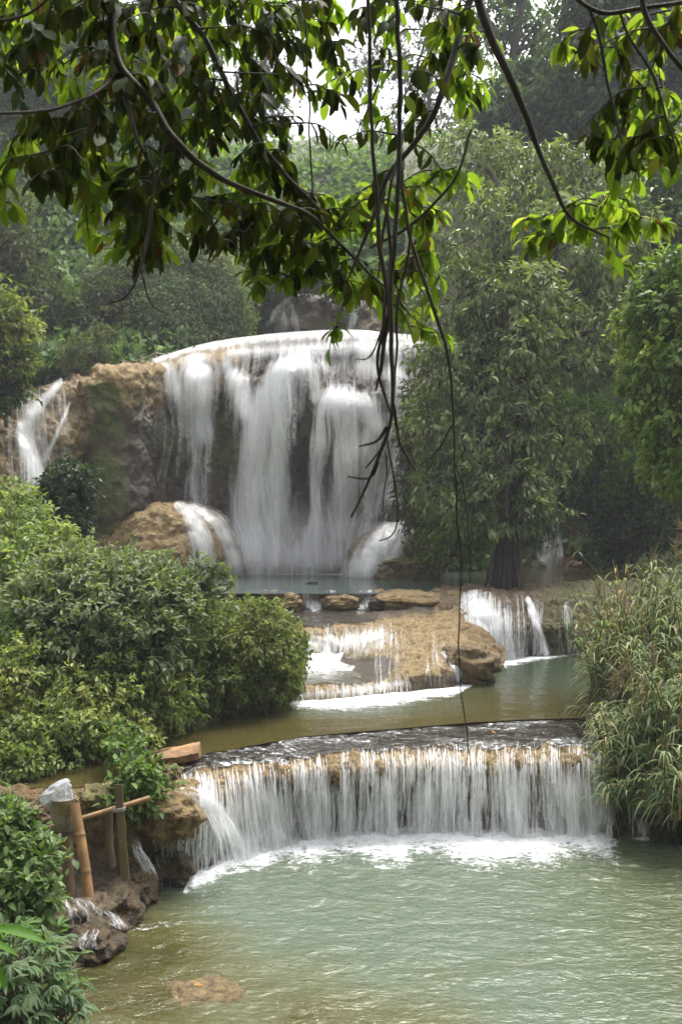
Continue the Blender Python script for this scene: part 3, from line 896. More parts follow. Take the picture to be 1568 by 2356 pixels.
dr3 = pxdens(Gs, [([(1298, 1395, 5), (1306, 1430, 7), (1322, 1460, 9), (1326, 1505, 9)], .6), ([(1285, 1450, 6), (1282, 1505, 6)], .4), ([(1302, 1440, 6), (1304, 1505, 6)], .4)])
fall_on("trickle_waterfall", "faint trickle on the brown wall closest to the reeds", Gs, Nr, cr[1] - 2, cr[3] + 2, 140, 190, dr3, .03, 40, (.008, .025), M_fall)

# -- main cliff
XM = [300, 340, 400, 470, 540, 600, 640, 680, 720, 760, 800, 840, 880, 920, 960, 1000]
def rail(ys, ds): return list(zip(XM, np.interp(XM, *zip(*ys)), np.interp(XM, *zip(*ds))))
rails = [Rz(1.3, [(300, 24.8), (1000, 24.8)]),
         Rz(1.95, [(300, 24.4), (560, 25.0), (700, 25.0), (800, 25.1), (900, 24.2), (1000, 23.6)]),
         rail([(300, 1230), (1000, 1230)], [(300, 25.2), (560, 25.9), (640, 25.6), (700, 25.7), (800, 25.7), (860, 25.5), (920, 24.7), (1000, 24.4)]),
         rail([(300, 1090), (1000, 1090)], [(300, 25.8), (500, 26.5), (600, 26.2), (640, 25.6), (690, 25.9), (760, 25.5), (820, 25.9), (900, 25.6), (1000, 25.2)]),
         rail([(300, 960), (1000, 960)], [(300, 25.3), (360, 25.4), (450, 26.3), (540, 26.3), (600, 25.5), (640, 25.1), (700, 25.6), (760, 24.9), (830, 24.9), (880, 25.6), (1000, 25.4)]),
         rail([(300, 905), (540, 905), (600, 905), (680, 868), (740, 905), (800, 905), (850, 905), (1000, 905)], [(300, 25.3), (420, 25.5), (520, 26.1), (600, 25.6), (640, 25.2), (690, 25.0), (730, 25.7), (790, 25.3), (850, 25.4), (900, 25.8), (1000, 25.6)]),
         rail([(300, 870), (400, 856), (520, 838), (600, 850), (680, 835), (740, 850), (1000, 840)], [(300, 25.4), (420, 25.7), (520, 26.0), (600, 26.2), (680, 26.0), (740, 26.2), (1000, 26.2)]),
         rail([(300, 852), (340, 848), (400, 836), (450, 822), (520, 812), (600, 807), (650, 803), (760, 796), (850, 792), (1000, 792)], [(300, 25.6), (400, 26.0), (520, 26.2), (1000, 26.4)]),
         rail([(300, 846), (340, 841), (400, 826), (450, 810), (520, 801), (600, 797), (650, 794), (760, 789), (850, 786), (1000, 788)], [(300, 26.2), (400, 26.6), (520, 26.9), (1000, 27.0)]),
         rail([(300, 842), (340, 836), (400, 819), (450, 800), (520, 786), (600, 776), (650, 771), (760, 764), (830, 764), (880, 772), (1000, 780)], [(300, 27), (400, 27.6), (520, 28.4), (1000, 28.6)]),
         rail([(300, 838), (340, 834), (400, 817), (450, 799), (520, 785), (600, 775), (650, 770), (760, 763), (830, 763), (880, 771), (1000, 780)], [(300, 34), (1000, 36)])]
rows = [6, 34, 46, 40, 22, 22, 16, 10, 14, 8]
cmn = np.concatenate([[0], np.cumsum(rows)])
G0 = loft(rails, 300, 1000, 340, rows, su=11, sv=9)
rowi = np.arange(G0.shape[0])[:, None]
topm = sstep(cmn[6], cmn[7], rowi)
Gc = roughen(G0, .22, .7, 3); Gc = roughen(Gc, .10, 2.4, 4, .07, 3.)
Gc = Gc * (1 - .85 * topm[..., None]) + G0 * .85 * topm[..., None]
x_, y_ = proj(Gc)
tag(grid_obj("cliff", Gc, M_rock_far, wet=np.clip(.75 - .7 * sstep(930, 850, y_) * sstep(620, 520, x_), 0, 1), moss=.42 * sstep(880, 960, y_) * sstep(1200, 1050, y_) * sstep(660, 560, x_) + .1, brn=.35 - .35 * sstep(930, 860, y_)), kind="structure")
Nc = gnormal(smooth1(smooth1(Gc, 15, 0), 15, 1)); Gs = smooth1(smooth1(Gc, 9, 0), 9, 1)
Gcs = smooth1(smooth1(Gc, 21, 0), 21, 1)
strokes = [
    ([(360, 836, 10), (450, 808, 14), (560, 788, 20), (700, 776, 22), (860, 774, 22), (950, 780, 22)], .86),       # terrace
    ([(540, 818, 24), (640, 814, 26), (760, 808, 28), (880, 804, 30), (950, 804, 34)], .58),                    # lip curtain
    ([(560, 850, 22), (640, 845, 22), (770, 850, 36), (880, 850, 46), (940, 860, 40)], .42),
    ([(350, 850, 8), (355, 880, 12), (352, 925, 12)], .72),
    ([(385, 860, 22), (400, 890, 30), (425, 940, 40)], .70),
    ([(450, 840, 32), (455, 890, 42), (462, 960, 38), (470, 1010, 28)], .90),
    ([(440, 960, 40), (450, 1040, 36), (452, 1120, 30), (455, 1180, 26)], .42),
    ([(400, 900, 20), (410, 980, 16)], .5),
    ([(360, 940, 12), (372, 990, 18), (385, 1060, 14), (370, 1130, 18)], .36),
    ([(520, 842, 18), (545, 880, 20), (570, 930, 24), (580, 960, 26)], .86),
    ([(500, 850, 16), (505, 900, 14)], .5),
    ([(690, 850, 34), (650, 872, 30), (625, 920, 34), (612, 980, 36), (600, 1080, 34), (590, 1180, 38), (582, 1300, 60)], 1.0),
    ([(650, 900, 38), (648, 980, 28), (638, 1080, 26), (636, 1180, 36), (640, 1300, 60)], .78),
    ([(700, 856, 26), (716, 890, 16), (722, 930, 12)], .70),
    ([(770, 925, 34), (750, 955, 20), (742, 1010, 18), (738, 1100, 18), (730, 1200, 28), (720, 1300, 60)], .80),
    ([(785, 935, 40), (835, 955, 34), (860, 985, 24)], .90),
    ([(800, 960, 40), (800, 1040, 36), (790, 1140, 40), (780, 1250, 50)], .60),
    ([(850, 990, 36), (855, 1080, 40), (850, 1200, 40), (850, 1290, 30)], .55),
    ([(905, 850, 34), (915, 930, 40), (920, 1040, 40), (915, 1160, 34)], .68),
    ([(560, 1290, 40), (700, 1290, 44), (800, 1290, 30)], .70)]
dm = 1.06 * pxdens(Gs, strokes, .02)
dm += .12 * fbm(np.stack([x_ * .03, y_ * .004, x_ * 0], -1), 3) * (dm > .12)
dm = np.clip(dm, 0, 1) * sstep(320, 350, x_)
dm2 = np.clip(smooth1(smooth1(dm, 13, 0), 9, 1), 0, 1)
fm = empty("main_waterfall", "tall white waterfall pouring over the cliff into the upper pool", "waterfall")
def plume(x, y, cx, drift, w0, w1, ytop, a):
    c_ = cx + drift * sstep(ytop, ytop + 260, y)
    w_ = w0 + (w1 - w0) * sstep(ytop, ytop + 300, y)
    return a * np.exp(-((x - c_) / w_) ** 2) * sstep(ytop - 14, ytop + 34, y) * (1 - .75 * sstep(ytop + 60, 1290, y))
def domed(g):
    x, y = proj(g)
    h = plume(x, y, 678, -42, 42, 70, 846, .95) + plume(x, y, 800, -12, 62, 80, 918, .85) + plume(x, y, 556, 26, 26, 40, 868, .45) + plume(x, y, 455, 4, 44, 40, 858, .35)
    return g + np.array([0, -1., .12]) * h[..., None]
m1 = MB()
fo_ = sstep(cmn[5], cmn[1], rowi) * np.ones(340)
Gs = domed(smooth1(smooth1(Gs, 15, 0), 15, 1) + Nc * .06)
sheet(m1, Gs, Nc, cmn[1] - 2, cmn[9] + 2, 10, 335, .05 + .1 * fo_, dm, 0, 2.2)
Gcs = domed(smooth1(smooth1(Gcs, 31, 0), 27, 1)); Nc2 = gnormal(smooth1(Gcs, 21, 1))
sheet(m1, Gcs, Nc2, cmn[1] - 2, cmn[7] - 2, 10, 335, .18 + .25 * fo_, dm2 * .85, 0, 9.1)
sheet(m1, Gcs, Nc2, cmn[1] - 2, cmn[6] - 6, 10, 335, .32 + .35 * fo_, dm2 * .5, 0, 15.3)
m1.obj("water_curtain", M_fall_far, fm)
m2 = MB()
threads(m2, Gs, Nc, 520, float(cmn[8]), float(cmn[1]), (20, 330), (.03, .16), (.05, .35), np.clip(dm * 1.1, 0, 1) ** 1.5, (.12, .42), lenf=(.08, .4))
m2.obj("water_threads", M_thread, fm)

# white skirt of rock on the right foot, and the domed rock with its own fall on the left foot
def dome(cx, cy, d, rx, ry, rd, nu=150, nv=90, th0=-.2, th1=1.0, amp=.06, fr=1.5, amp2=.03, f2=6, power=1.0):
    th = np.linspace(th0 * np.pi / 2, th1 * np.pi / 2, nv)[:, None]
    ph = np.linspace(-.15 * np.pi, 1.15 * np.pi, nu)[None]
    C = P(cx, cy, d)
    sx = np.cos(th) ** power
    G = np.stack([C[0] - rx * d / F * sx * np.cos(ph), C[1] - rd * sx * np.sin(ph), C[2] + ry * d / F * np.sin(th) + 0 * ph], -1)
    G = roughen(G, amp, fr, 4); return roughen(G, amp * .5, fr * 3.3, 3, amp2, f2)

Gd = dome(370, 1330, 24.6, 190, 172, 1.5, th0=-.1, power=.8, amp=.09, amp2=.07, f2=3.4)
x_, y_ = proj(Gd)
tag(grid_obj("rock_dome", Gd, M_rock_far, wet=.25 * sstep(400, 460, x_), moss=.06, brn=-.05 + .2 * (y_ > 1230)), kind="structure")
Nd = gnormal(smooth1(smooth1(Gd, 7, 0), 7, 1)); Gs = smooth1(smooth1(Gd, 5, 0), 5, 1)
dd = pxdens(Gs, [([(405, 1166, 8), (435, 1180, 20), (460, 1230, 34), (470, 1310, 36)], .80), ([(440, 1172, 14), (500, 1205, 26), (530, 1260, 30), (540, 1310, 30)], .70)])
fall_on("dome_waterfall", "white fall sliding off the tan dome at the left foot of the main fall", Gs, Nd, 4, 86, 40, 148, dd, .04, 0, (.02, .06), M_fall_far, .1)

Gd = dome(905, 1330, 24.4, 115, 118, 1.3, th0=-.1, power=.8, amp=.06)
x_, y_ = proj(Gd)
tag(grid_obj("rock_dome", Gd, M_rock_far, wet=.4 + 0 * x_, moss=.1, brn=.2), kind="structure")
Nd = gnormal(smooth1(smooth1(Gd, 7, 0), 7, 1)); Gs = smooth1(smooth1(Gd, 5, 0), 5, 1)
dd = pxdens(Gs, [([(915, 1210, 30), (880, 1250, 40), (850, 1290, 44), (820, 1315, 40)], .95), ([(930, 1220, 20), (905, 1280, 26), (890, 1315, 24)], .8)])
fall_on("apron_waterfall", "white apron of water at the right foot of the main fall", Gs, Nd, 4, 86, 2, 148, dd, .05, 0, (.02, .06), M_fall_far, .12)

# -- left cliff with the side cascade
XQ = [-160, -60, 20, 70, 130, 160, 190, 240, 300, 345, 380]
def rail(ys, ds): return list(zip(XQ, np.interp(XQ, *zip(*ys)), np.interp(XQ, *zip(*ds))))
rails = [rail([(-160, 1330), (380, 1330)], [(-160, 21), (150, 22.5), (380, 25)]),
         rail([(-160, 1180), (380, 1180)], [(-160, 21), (60, 22.0), (150, 23.0), (230, 24.2), (380, 25.6)]),
         rail([(-160, 1085), (380, 1085)], [(-160, 21.6), (60, 22.4), (120, 22.9), (165, 23.4), (190, 24.3), (260, 25), (380, 26.0)]),
         rail([(-160, 1010), (380, 1010)], [(-160, 22), (40, 22.8), (100, 23.0), (165, 23.0), (200, 23.7), (260, 24.4), (380, 26)]),
         rail([(-160, 950), (380, 950)], [(-160, 22.6), (40, 23.4), (100, 23.4), (150, 23.2), (180, 23.6), (210, 23.2), (300, 23.6), (350, 25.2), (380, 25.8)]),
         rail([(-160, 945), (20, 930), (70, 905), (130, 892), (180, 890), (240, 865), (300, 862), (345, 868), (380, 870)], [(-160, 23.5), (40, 24.2), (130, 24.0), (180, 23.9), (215, 23.4), (300, 23.7), (345, 24.9), (380, 25.6)]),
         rail([(-160, 935), (20, 920), (70, 895), (130, 880), (180, 875), (230, 845), (300, 842), (345, 842), (380, 842)], [(-160, 24.5), (130, 24.8), (190, 24.4), (230, 24.1), (345, 25.2), (380, 26)]),
         rail([(-160, 925), (130, 868), (230, 839), (380, 836)], [(-160, 29), (380, 30)])]
rows = [20, 24, 24, 20, 26, 10, 14]
cl = np.concatenate([[0], np.cumsum(rows)])
G0 = loft(rails, -160, 380, 260, rows, su=9, sv=7)
Gl = roughen(G0, .16, .9, 3); Gl = roughen(Gl, .10, 2.6, 4, .09, 3.4)
x_, y_ = proj(Gl)
edg = 30 * fbm(Gl * .9 + 5, 3)
blk = sstep(175, 215, x_ + edg)
tag(grid_obj("cliff", Gl, M_rock_far, wet=np.clip(.3 * (1 - blk) + .45 * blk * sstep(880, 1000, y_), 0, 1), moss=.1 + .62 * blk * sstep(858, 900, y_) * sstep(345, 255, x_ + 2.2 * edg), brn=np.clip(.05 + .45 * blk * sstep(860, 950, y_), 0, 1)), kind="structure")
Gs = smooth1(smooth1(Gl, 21, 0), 17, 1); Gs = Gs + gnormal(Gs) * .08; Nl = gnormal(smooth1(Gs, 9, 1))
dl = pxdens(Gs, [([(142, 882, 7), (112, 915, 13), (75, 955, 18), (50, 1000, 20), (62, 1040, 24), (85, 1090, 28)], .86), ([(160, 930, 5), (140, 980, 7), (122, 1020, 7), (100, 1060, 14)], .6), ([(30, 1000, 10), (24, 1040, 8)], .35)])
fall_on("side_waterfall", "small cascade spreading over brown rock left of the mossy cliff", Gs, Nl, cl[1] - 10, cl[6] + 2, 40, 170, dl, .03, 140, (.02, .06), M_fall_far, .08, (.04, .1), stg=(.1, .4))
dlc = pxdens(Gs, [([(355, 950, 10), (345, 985, 20), (360, 1040, 14)], .6), ([(340, 1120, 10), (400, 1150, 10)], .3)])

Gb_ = dome(268, 1075, 24.6, 80, 228, 1.15, nu=120, nv=140, th0=-.75, power=.42, amp=.12, fr=1.1, amp2=.07, f2=3.2)
xb, yb_ = proj(Gb_)
mz = fbm(Gb_ * 1.7 + 11, 3)
tag(grid_obj("mossy_rock", Gb_, M_rock_far, wet=np.clip(.55 * sstep(880, 960, yb_) + .3 * sstep(280, 330, xb), 0, 1), moss=np.clip(.12 + (.42 + .35 * mz) * sstep(862, 900, yb_ + 30 * mz) * sstep(335, 270, xb + 40 * mz), 0, 1), brn=.02 + .5 * sstep(865, 930, yb_ + 20 * mz)), "big squarish moss-streaked brown rock between the side cascade and the main fall", "rock")

# -- small upper cascade in the dark gully behind the crest
XQ = [530, 615, 650, 690, 720, 760, 800, 860, 920]
def rail(ys, ds): return list(zip(XQ, np.interp(XQ, *zip(*ys)), np.interp(XQ, *zip(*ds))))
rails = [rail([(530, 800), (920, 800)], [(530, 40), (600, 34), (920, 33)]),
         rail([(590, 745), (920, 745)], [(530, 40), (600, 34.5), (650, 33), (700, 33.4), (740, 33), (790, 34), (920, 33.4)]),
         rail([(590, 700), (650, 690), (690, 690), (740, 688), (800, 700), (920, 690)], [(530, 40.5), (600, 35), (650, 33.8), (700, 34.2), (740, 33.4), (790, 34.6), (920, 34)]),
         rail([(590, 690), (650, 672), (690, 675), (740, 665), (800, 680), (920, 670)], [(530, 41), (600, 36.5), (920, 36)]),
         rail([(590, 680), (650, 660), (740, 650), (920, 660)], [(590, 40), (920, 40)])]
G0 = loft(rails, 530, 920, 130, [16, 22, 14, 8], su=7, sv=5)
Gu = roughen(G0, .22, .9, 4, .12, 2.2)
x_, y_ = proj(Gu)
tag(grid_obj("cliff", Gu, M_rock_far, wet=.45 + 0 * x_, moss=.15, brn=.45), kind="structure")
Nu = gnormal(smooth1(smooth1(Gu, 5, 0), 5, 1))
du_ = pxdens(Gu, [([(668, 685, 8), (640, 715, 10), (620, 745, 10), (618, 770, 8)], .75), ([(665, 690, 8), (675, 740, 16), (690, 775, 22)], .62), ([(650, 710, 16), (655, 765, 20)], .5)])
fall_on("upper_cascade", "thin grey cascade on brown rock far behind the crest of the main fall", Gu, Nu, 8, 46, 22, 70, du_, .08, 0, (.03, .06), M_fall_far)
du_ = pxdens(Gu, [([(842, 690, 10), (820, 720, 12), (800, 765, 14)], .85)])
fall_on("upper_cascade", "white chute half hidden by hanging stems above the crest of the main fall", Gu, Nu, 8, 46, 78, 128, du_, .08, 0, (.03, .06), M_fall_far)

# -- far right bank with its cascade
XQ = [930, 1010, 1080, 1150, 1210, 1250, 1290, 1330, 1400, 1500, 1650, 1900]
def rail(ys, ds): return list(zip(XQ, np.interp(XQ, *zip(*ys)), np.interp(XQ, *zip(*ds))))
rails = [rail([(930, 1330), (1900, 1330)], [(930, 25), (1200, 27.5), (1900, 25)]),
         rail([(930, 1312), (1900, 1306)], [(930, 25), (1080, 26), (1200, 28.0), (1330, 27.6), (1900, 25)]),
         rail([(930, 1250), (1900, 1240)], [(930, 25.6), (1080, 26.6), (1210, 28.6), (1250, 28.2), (1290, 28.5), (1330, 28.0), (1900, 25.5)]),
         rail([(930, 1200), (1210, 1198), (1290, 1196), (1900, 1190)], [(930, 26.4), (1080, 27.5), (1210, 29.0), (1250, 28.6), (1290, 29), (1900, 26)]),
         rail([(930, 1090), (1900, 1080)], [(930, 27.5), (1200, 29.6), (1900, 27)]),
         rail([(930, 960), (1900, 950)], [(930, 29), (1200, 30.5), (1900, 28)]),
         rail([(930, 790), (1900, 760)], [(930, 31), (1200, 32.5), (1900, 29)]),
         rail([(930, 560), (1900, 560)], [(930, 36), (1200, 35), (1900, 31)]),
         rail([(930, 340), (1100, 320), (1300, 260), (1900, 230)], [(930, 42), (1200, 39), (1900, 34)]),
         rail([(930, 330), (1100, 305), (1300, 240), (1900, 200)], [(930, 60), (1900, 60)])]
G0 = loft(rails, 930, 1900, 170, [8, 16, 12, 18, 18, 20, 20, 20, 8], su=7, sv=5)
Gh = roughen(G0, .45, .35, 4); Gh = roughen(Gh, .18, 1.6, 4, .08, 3)
x_, y_ = proj(Gh)
tag(grid_obj("hillside", Gh, M_soil, wet=.1 + 0 * x_, moss=.25 + .3 * sstep(1200, 1000, y_), brn=.1), kind="structure")
HR = Gh
Nh = gnormal(smooth1(smooth1(Gh, 3, 0), 3, 1))
dh = pxdens(Gh, [([(1228, 1196, 10), (1240, 1225, 14), (1252, 1260, 14), (1262, 1306, 14)], .9), ([(1275, 1200, 10), (1285, 1250, 8), (1290, 1300, 8)], .6), ([(1228, 1255, 10), (1250, 1290, 14)], .7)])
fall_on("bank_cascade", "small cascade on the brown bank behind the big trunk", Gh, Nh, 6, 40, 44, 70, dh, .06, 90, (.02, .06), M_fall_far, .1, (.05, .1), None, (.2, .6))

# -- far slopes
def slope(name, kn, rows, x0, x1, nu, amp, fr, amp2=.1):
    G0 = loft(kn, x0, x1, nu, rows, su=7, sv=5)
    G = roughen(G0, amp, fr, 4); G = roughen(G, amp * .35, fr * 3, 3, amp2, fr * 6)
    tag(grid_obj(name, G, M_soil, wet=0 * G[..., 0], moss=.55 + 0 * G[..., 0], brn=.25 + 0 * G[..., 0]), kind="structure")
    return G
HL = slope("hillside", [[(-350, 960, 25), (420, 850, 27)], [(-350, 840, 26.5), (420, 800, 29.5)], [(-350, 640, 29), (420, 640, 33)], [(-350, 420, 32), (420, 460, 36)], [(-350, 180, 35), (420, 300, 41)], [(-350, -120, 39), (420, 150, 46)], [(-350, -250, 50), (420, 90, 60)]], [10, 24, 26, 24, 24, 8], -350, 440, 150, .8, .3)
HM = dome(385, 850, 31.5, 182, 285, 2.4, nu=130, nv=100, th0=-.15, power=.62, amp=.30, fr=.6, amp2=.10, f2=2.2)
HM = HM + np.array([.35, .2, 0]) * 0
tag(grid_obj("hillside", HM, M_soil, wet=0 * HM[..., 0], moss=.6 + 0 * HM[..., 0], brn=.2 + 0 * HM[..., 0]), kind="structure")
HB = slope("hillside", [[(380, 800, 34), (1080, 780, 34)], [(380, 700, 37), (600, 720, 37), (1080, 690, 36)], [(380, 560, 41), (1080, 570, 40)], [(380, 430, 46), (690, 440, 47), (1080, 420, 44)], [(380, 330, 50), (640, 374, 50), (700, 378, 50), (860, 378, 50), (930, 370, 49), (1080, 320, 48)], [(380, 320, 66), (1080, 310, 66)]], [16, 24, 24, 18, 8], 380, 1080, 120, .5, .3)

# ---------------------------------------------------------------- vegetation: slopes
def cover(name, label, G, n, L, ratio, cols, mat, x0, x1, y0, y1, hang=.6, lift=.25, kind="stuff", tfreq=.6, gap=-.2):
    """vines and leaves clinging to a slope"""
    nv, nu = G.shape[:2]
    N_ = gnormal(smooth1(smooth1(G, 5, 0), 5, 1))
    v = rng.uniform(0, nv - 1.001, n); u = rng.uniform(0, nu - 1.001, n)
    i, j = v.astype(int), u.astype(int); fv, fu = (v - i)[:, None], (u - j)[:, None]
    p = (G[i, j] * (1 - fv) + G[i + 1, j] * fv) * (1 - fu) + (G[i, j + 1] * (1 - fv) + G[i + 1, j + 1] * fv) * fu
    nn = N_[i, j]
    x, y = proj(p)
    nz = fbm(p * .9, 3)
    keep = (x > x0) & (x < x1) & (y > y0) & (y < y1) & (nz > gap + rng.normal(0, .2, n))
    p, nn, nz = p[keep], nn[keep], nz[keep]
    k = len(p)
    p = p + nn * (rng.random(k) ** 2 * lift * (1 + 1.5 * np.clip(nz, 0, 1)))[:, None]
    ax = nn * .45 + rsph(k) * .7 + np.array([0, 0, -hang])
    cols = np.asarray(cols, float)
    c = np.clip(.5 + .6 * fbm(p * tfreq + 9, 3) + rng.normal(0, .12, k), 0, .999) * (len(cols) - 1)
    a = c.astype(int); f = (c - a)[:, None]
    tint = (cols[a] * (1 - f) + cols[np.minimum(a + 1, len(cols) - 1)] * f) * rng.uniform(.65, 1.35, (k, 1))
    m = MB()
    leaf_batch(m, p, ax, nn * .8 + np.array([0, 0, .6]) + rsph(k) * .5, L * rng.uniform(.5, 1.3, k), ratio, T_FAR, tint, bendv=rng.uniform(.3, 1.5, k))
    o = m.obj(name, mat)
    return tag(o, label, "climbing plants", None, kind)

DKG = [(0.048, 0.092, 0.027), (0.081, 0.142, 0.04), (0.13, 0.205, 0.06), (0.1, 0.169, 0.056)]
cover("creeper", "dark creeper curtain hanging over the tall cliff on the left", HL, 52000, .34, .6, DKG + [(.08, .10, .05)], M_leaf_dull, -60, 480, -60, 960, 1.0, .5)
cover("creeper", "fine even green cover on the rounded mound left of the crest", HM, 42000, .13, .45, [(.08, .12, .06), (.12, .165, .08), (.16, .20, .105), (.14, .16, .085)], M_leaf_dull, 150, 640, 500, 900, .5, .30, gap=-.25)
cover("creeper", "misty low growth on the far slope under the ridge", HB, 30000, .42, .6, DKG, M_leaf_dull, 380, 1080, 330, 800, .4, .5)
cover("creeper", "dark green creeper on the steep bank right of the big trunk", HR, 46000, .2, .55, [(.03, .06, .014), (.05, .10, .02), (.085, .15, .03), (.05, .08, .03)], M_leaf, 930, 1640, 300, 1330, .5, .35, gap=.02)
cover("ground_cover", "low green plants along the left bank of the stream", Gt[:, :, :][60:275, 10:105], 26000, .09, .6, [(.03, .06, .018), (.05, .09, .025), (.07, .11, .035)], M_leaf, -60, 520, 900, 2400, .1, .25, gap=-.1)
# thin grass and seedlings along the rest of the bank tops
cover("ground_cover", "low green plants on the right bank behind the reeds", Gt[40:280, 100:175], 26000, .12, .4, [(.03, .055, .015), (.05, .08, .02)], M_leaf, 1250, 2600, 1000, 2200, .0, .3, gap=-.5)

# ---------------------------------------------------------------- vegetation: shrubs and trees
def plant(name, label, cat, lobes, n, k, L, ratio, cols, mat=None, trunk=None, tr=.05, nt_=40, twr=.008, tmpl=T_FAR, group=None, part="crown", shoots=70, **kw):
    droop_ = kw.get("droop", .3)
    ckw = {q: kw.pop(q) for q in ('gap', 'gfreq', 'shell', 'lump') if q in kw}
    e = empty(name, label, cat, group)
    pos, o = clusters(lobes, n, **ckw)
    foliage(part, e, mat or M_leaf, pos, o, k, L, ratio, cols, tmpl=tmpl, **kw)
    m = MB()
    lbs = np.asarray(lobes, float)
    cen = P(lbs[:, 0], lbs[:, 1], lbs[:, 2])
    if trunk is None:
        b = cen.mean(0); b[2] = cen[:, 2].min() - .5
        trunk = [b, b + np.array([0, 0, .3])]
    trunk = np.asarray(trunk, float)
    tp = crom(trunk, 14) if len(trunk) > 2 else np.linspace(trunk[0], trunk[-1], 8)
    tube(m, tp, np.linspace(tr, tr * .6, len(tp)), 9)
    for c_ in cen:
        a = tp[rng.integers(len(tp) // 2, len(tp))]
        mid = (a + c_) / 2 + rsph(1)[0] * .12 * np.linalg.norm(c_ - a) + np.array([0, 0, .08 * np.linalg.norm(c_ - a)])
        tube(m, crom([a, mid, c_], 9), np.linspace(tr * .55, tr * .18, 9), 6, cap=False)
    if nt_ and len(pos): twigs(m, lobes, pos, nt_, twr)
    if shoots and len(pos):
        ml = MB()
        for i in rng.choice(len(pos), min(shoots, len(pos)), replace=False):
            Ls = L * rng.uniform(2.2, 4.5)
            d0 = nrmz(o[i] * .8 + np.array([0, 0, .7]) + rsph(1)[0] * .5)
            a = pos[i] - o[i] * L
            q = crom([a, a + d0 * Ls * .6, a + d0 * Ls + np.array([0, 0, -.25 * Ls])], 9)
            tube(m, q, np.linspace(twr * .6, twr * .25, 9), 4, cap=False)
            kk = rng.integers(6, 11)
            pp = q[np.linspace(3, 8, kk).astype(int)]
            ax = nrmz(np.tile(d0, (kk, 1)) * .5 + rsph(kk) * .9 + np.array([0, 0, -droop_ * .6]))
            c_ = np.asarray(cols, float)[rng.integers(0, len(cols), kk)] * rng.uniform(.8, 1.35, (kk, 1))
            leaf_batch(ml, pp, ax, np.array([0, 0, 1.]) + rsph(kk) * .4, L * rng.uniform(.7, 1.25, kk), ratio, T_MID, c_, bendv=rng.uniform(.4, 1.6, kk))
        ml.obj("shoot_leaves", mat or M_leaf, e)
    m.obj("trunk" if part == "crown" else "stem", M_trunk if tr > .15 else M_bark, e)
    return e

BLUEG = [(0.082, 0.115, 0.054), (0.119, 0.155, 0.075), (0.163, 0.203, 0.108), (0.136, 0.169, 0.072)]
OLIVE = [(0.075, 0.101, 0.028), (0.1, 0.135, 0.033), (0.138, 0.182, 0.05), (0.188, 0.189, 0.066)]
LIGHT = [(0.115, 0.168, 0.05), (0.161, 0.216, 0.065), (0.23, 0.276, 0.1), (0.299, 0.3, 0.1)]
GREY = [(0.079, 0.113, 0.043), (0.116, 0.159, 0.062), (0.179, 0.225, 0.093), (0.252, 0.291, 0.134)]
BRIGHT = [(0.058, 0.095, 0.021), (0.091, 0.154, 0.029), (0.143, 0.212, 0.046), (0.221, 0.245, 0.066)]
MIST = [(0.048, 0.086, 0.038), (0.077, 0.12, 0.049), (0.11, 0.163, 0.067)]

# left bank
plant("shrub", "broad leafy blue-green shrub arching above the stream on the left bank", "shrub",
      [(180, 1330, 12.2, 110, 75, .8), (300, 1345, 12.0, 120, 75, .8), (395, 1395, 11.8, 80, 75, .6), (210, 1440, 11.5, 130, 90, .8), (340, 1470, 11.5, 110, 80, .6), (110, 1400, 11.8, 90, 90, .7)],
      2600, 9, .098, .42, BLUEG, M_leaf, tr=.03, nt_=160, tmpl=T_MID, droop=.25, part="foliage", gap=.2, lump=.5, gfreq=1.8, shoots=240)
plant("shrub", "thin shoots with a few leaves poking out over the upper pool edge", "shrub",
      [(500, 1308, 12.0, 22, 14, .15), (515, 1345, 12.0, 14, 10, .1), (478, 1330, 12.0, 20, 16, .15), (455, 1300, 12.0, 25, 12, .15), (430, 1345, 12, 25, 14, .15)],
      46, 5, .12, .42, BLUEG, M_leaf, trunk=[P(400, 1440, 11.9), P(440, 1390, 12), P(470, 1345, 12)], tr=.016, nt_=14, tmpl=T_MID, part="foliage", gap=-.4, shoots=0)
plant("bush", "rounded bush smothered in small leaves, bulging over the water on the left", "bush",
      [(570, 1490, 13.1, 118, 112, .9), (640, 1510, 13.5, 60, 110, .6), (500, 1555, 12.6, 85, 85, .6), (600, 1560, 13.1, 90, 66, .6), (460, 1470, 12.9, 70, 80, .7)],
      3600, 8, .074, .5, OLIVE + [(.05, .085, .02)], M_leaf, tr=.04, nt_=60, droop=.75, part="foliage", gap=.0, shell=.4, lump=.28, tfreq=1.6, shoots=160)
plant("shrub", "pale green tangle of vines sloping down to the brown backwater", "shrub",
      [(60, 1560, 11.0, 130, 100, .7), (200, 1600, 10.9, 130, 100, .6), (340, 1600, 11.4, 100, 90, .5), (400, 1640, 11.9, 60, 44, .4), (120, 1680, 10.4, 140, 80, .5), (270, 1690, 10.6, 90, 44, .4), (50, 1755, 9.8, 80, 40, .3)],
      3400, 8, .068, .52, LIGHT, M_leaf, tr=.02, nt_=160, droop=.3, part="foliage", gap=.16, lump=.5, gfreq=1.8, shoots=260)
plant("shrub", "olive undergrowth filling the middle of the left bank", "shrub",
      [(60, 1480, 11.4, 120, 70, .7), (200, 1530, 11.4, 120, 60, .6), (340, 1550, 11.6, 90, 60, .5), (430, 1590, 12.2, 60, 60, .5)],
      1200, 8, .085, .5, [(.06, .10, .035), (.10, .15, .05), (.14, .17, .07)], M_leaf, nt_=80, part="foliage", gap=.1)
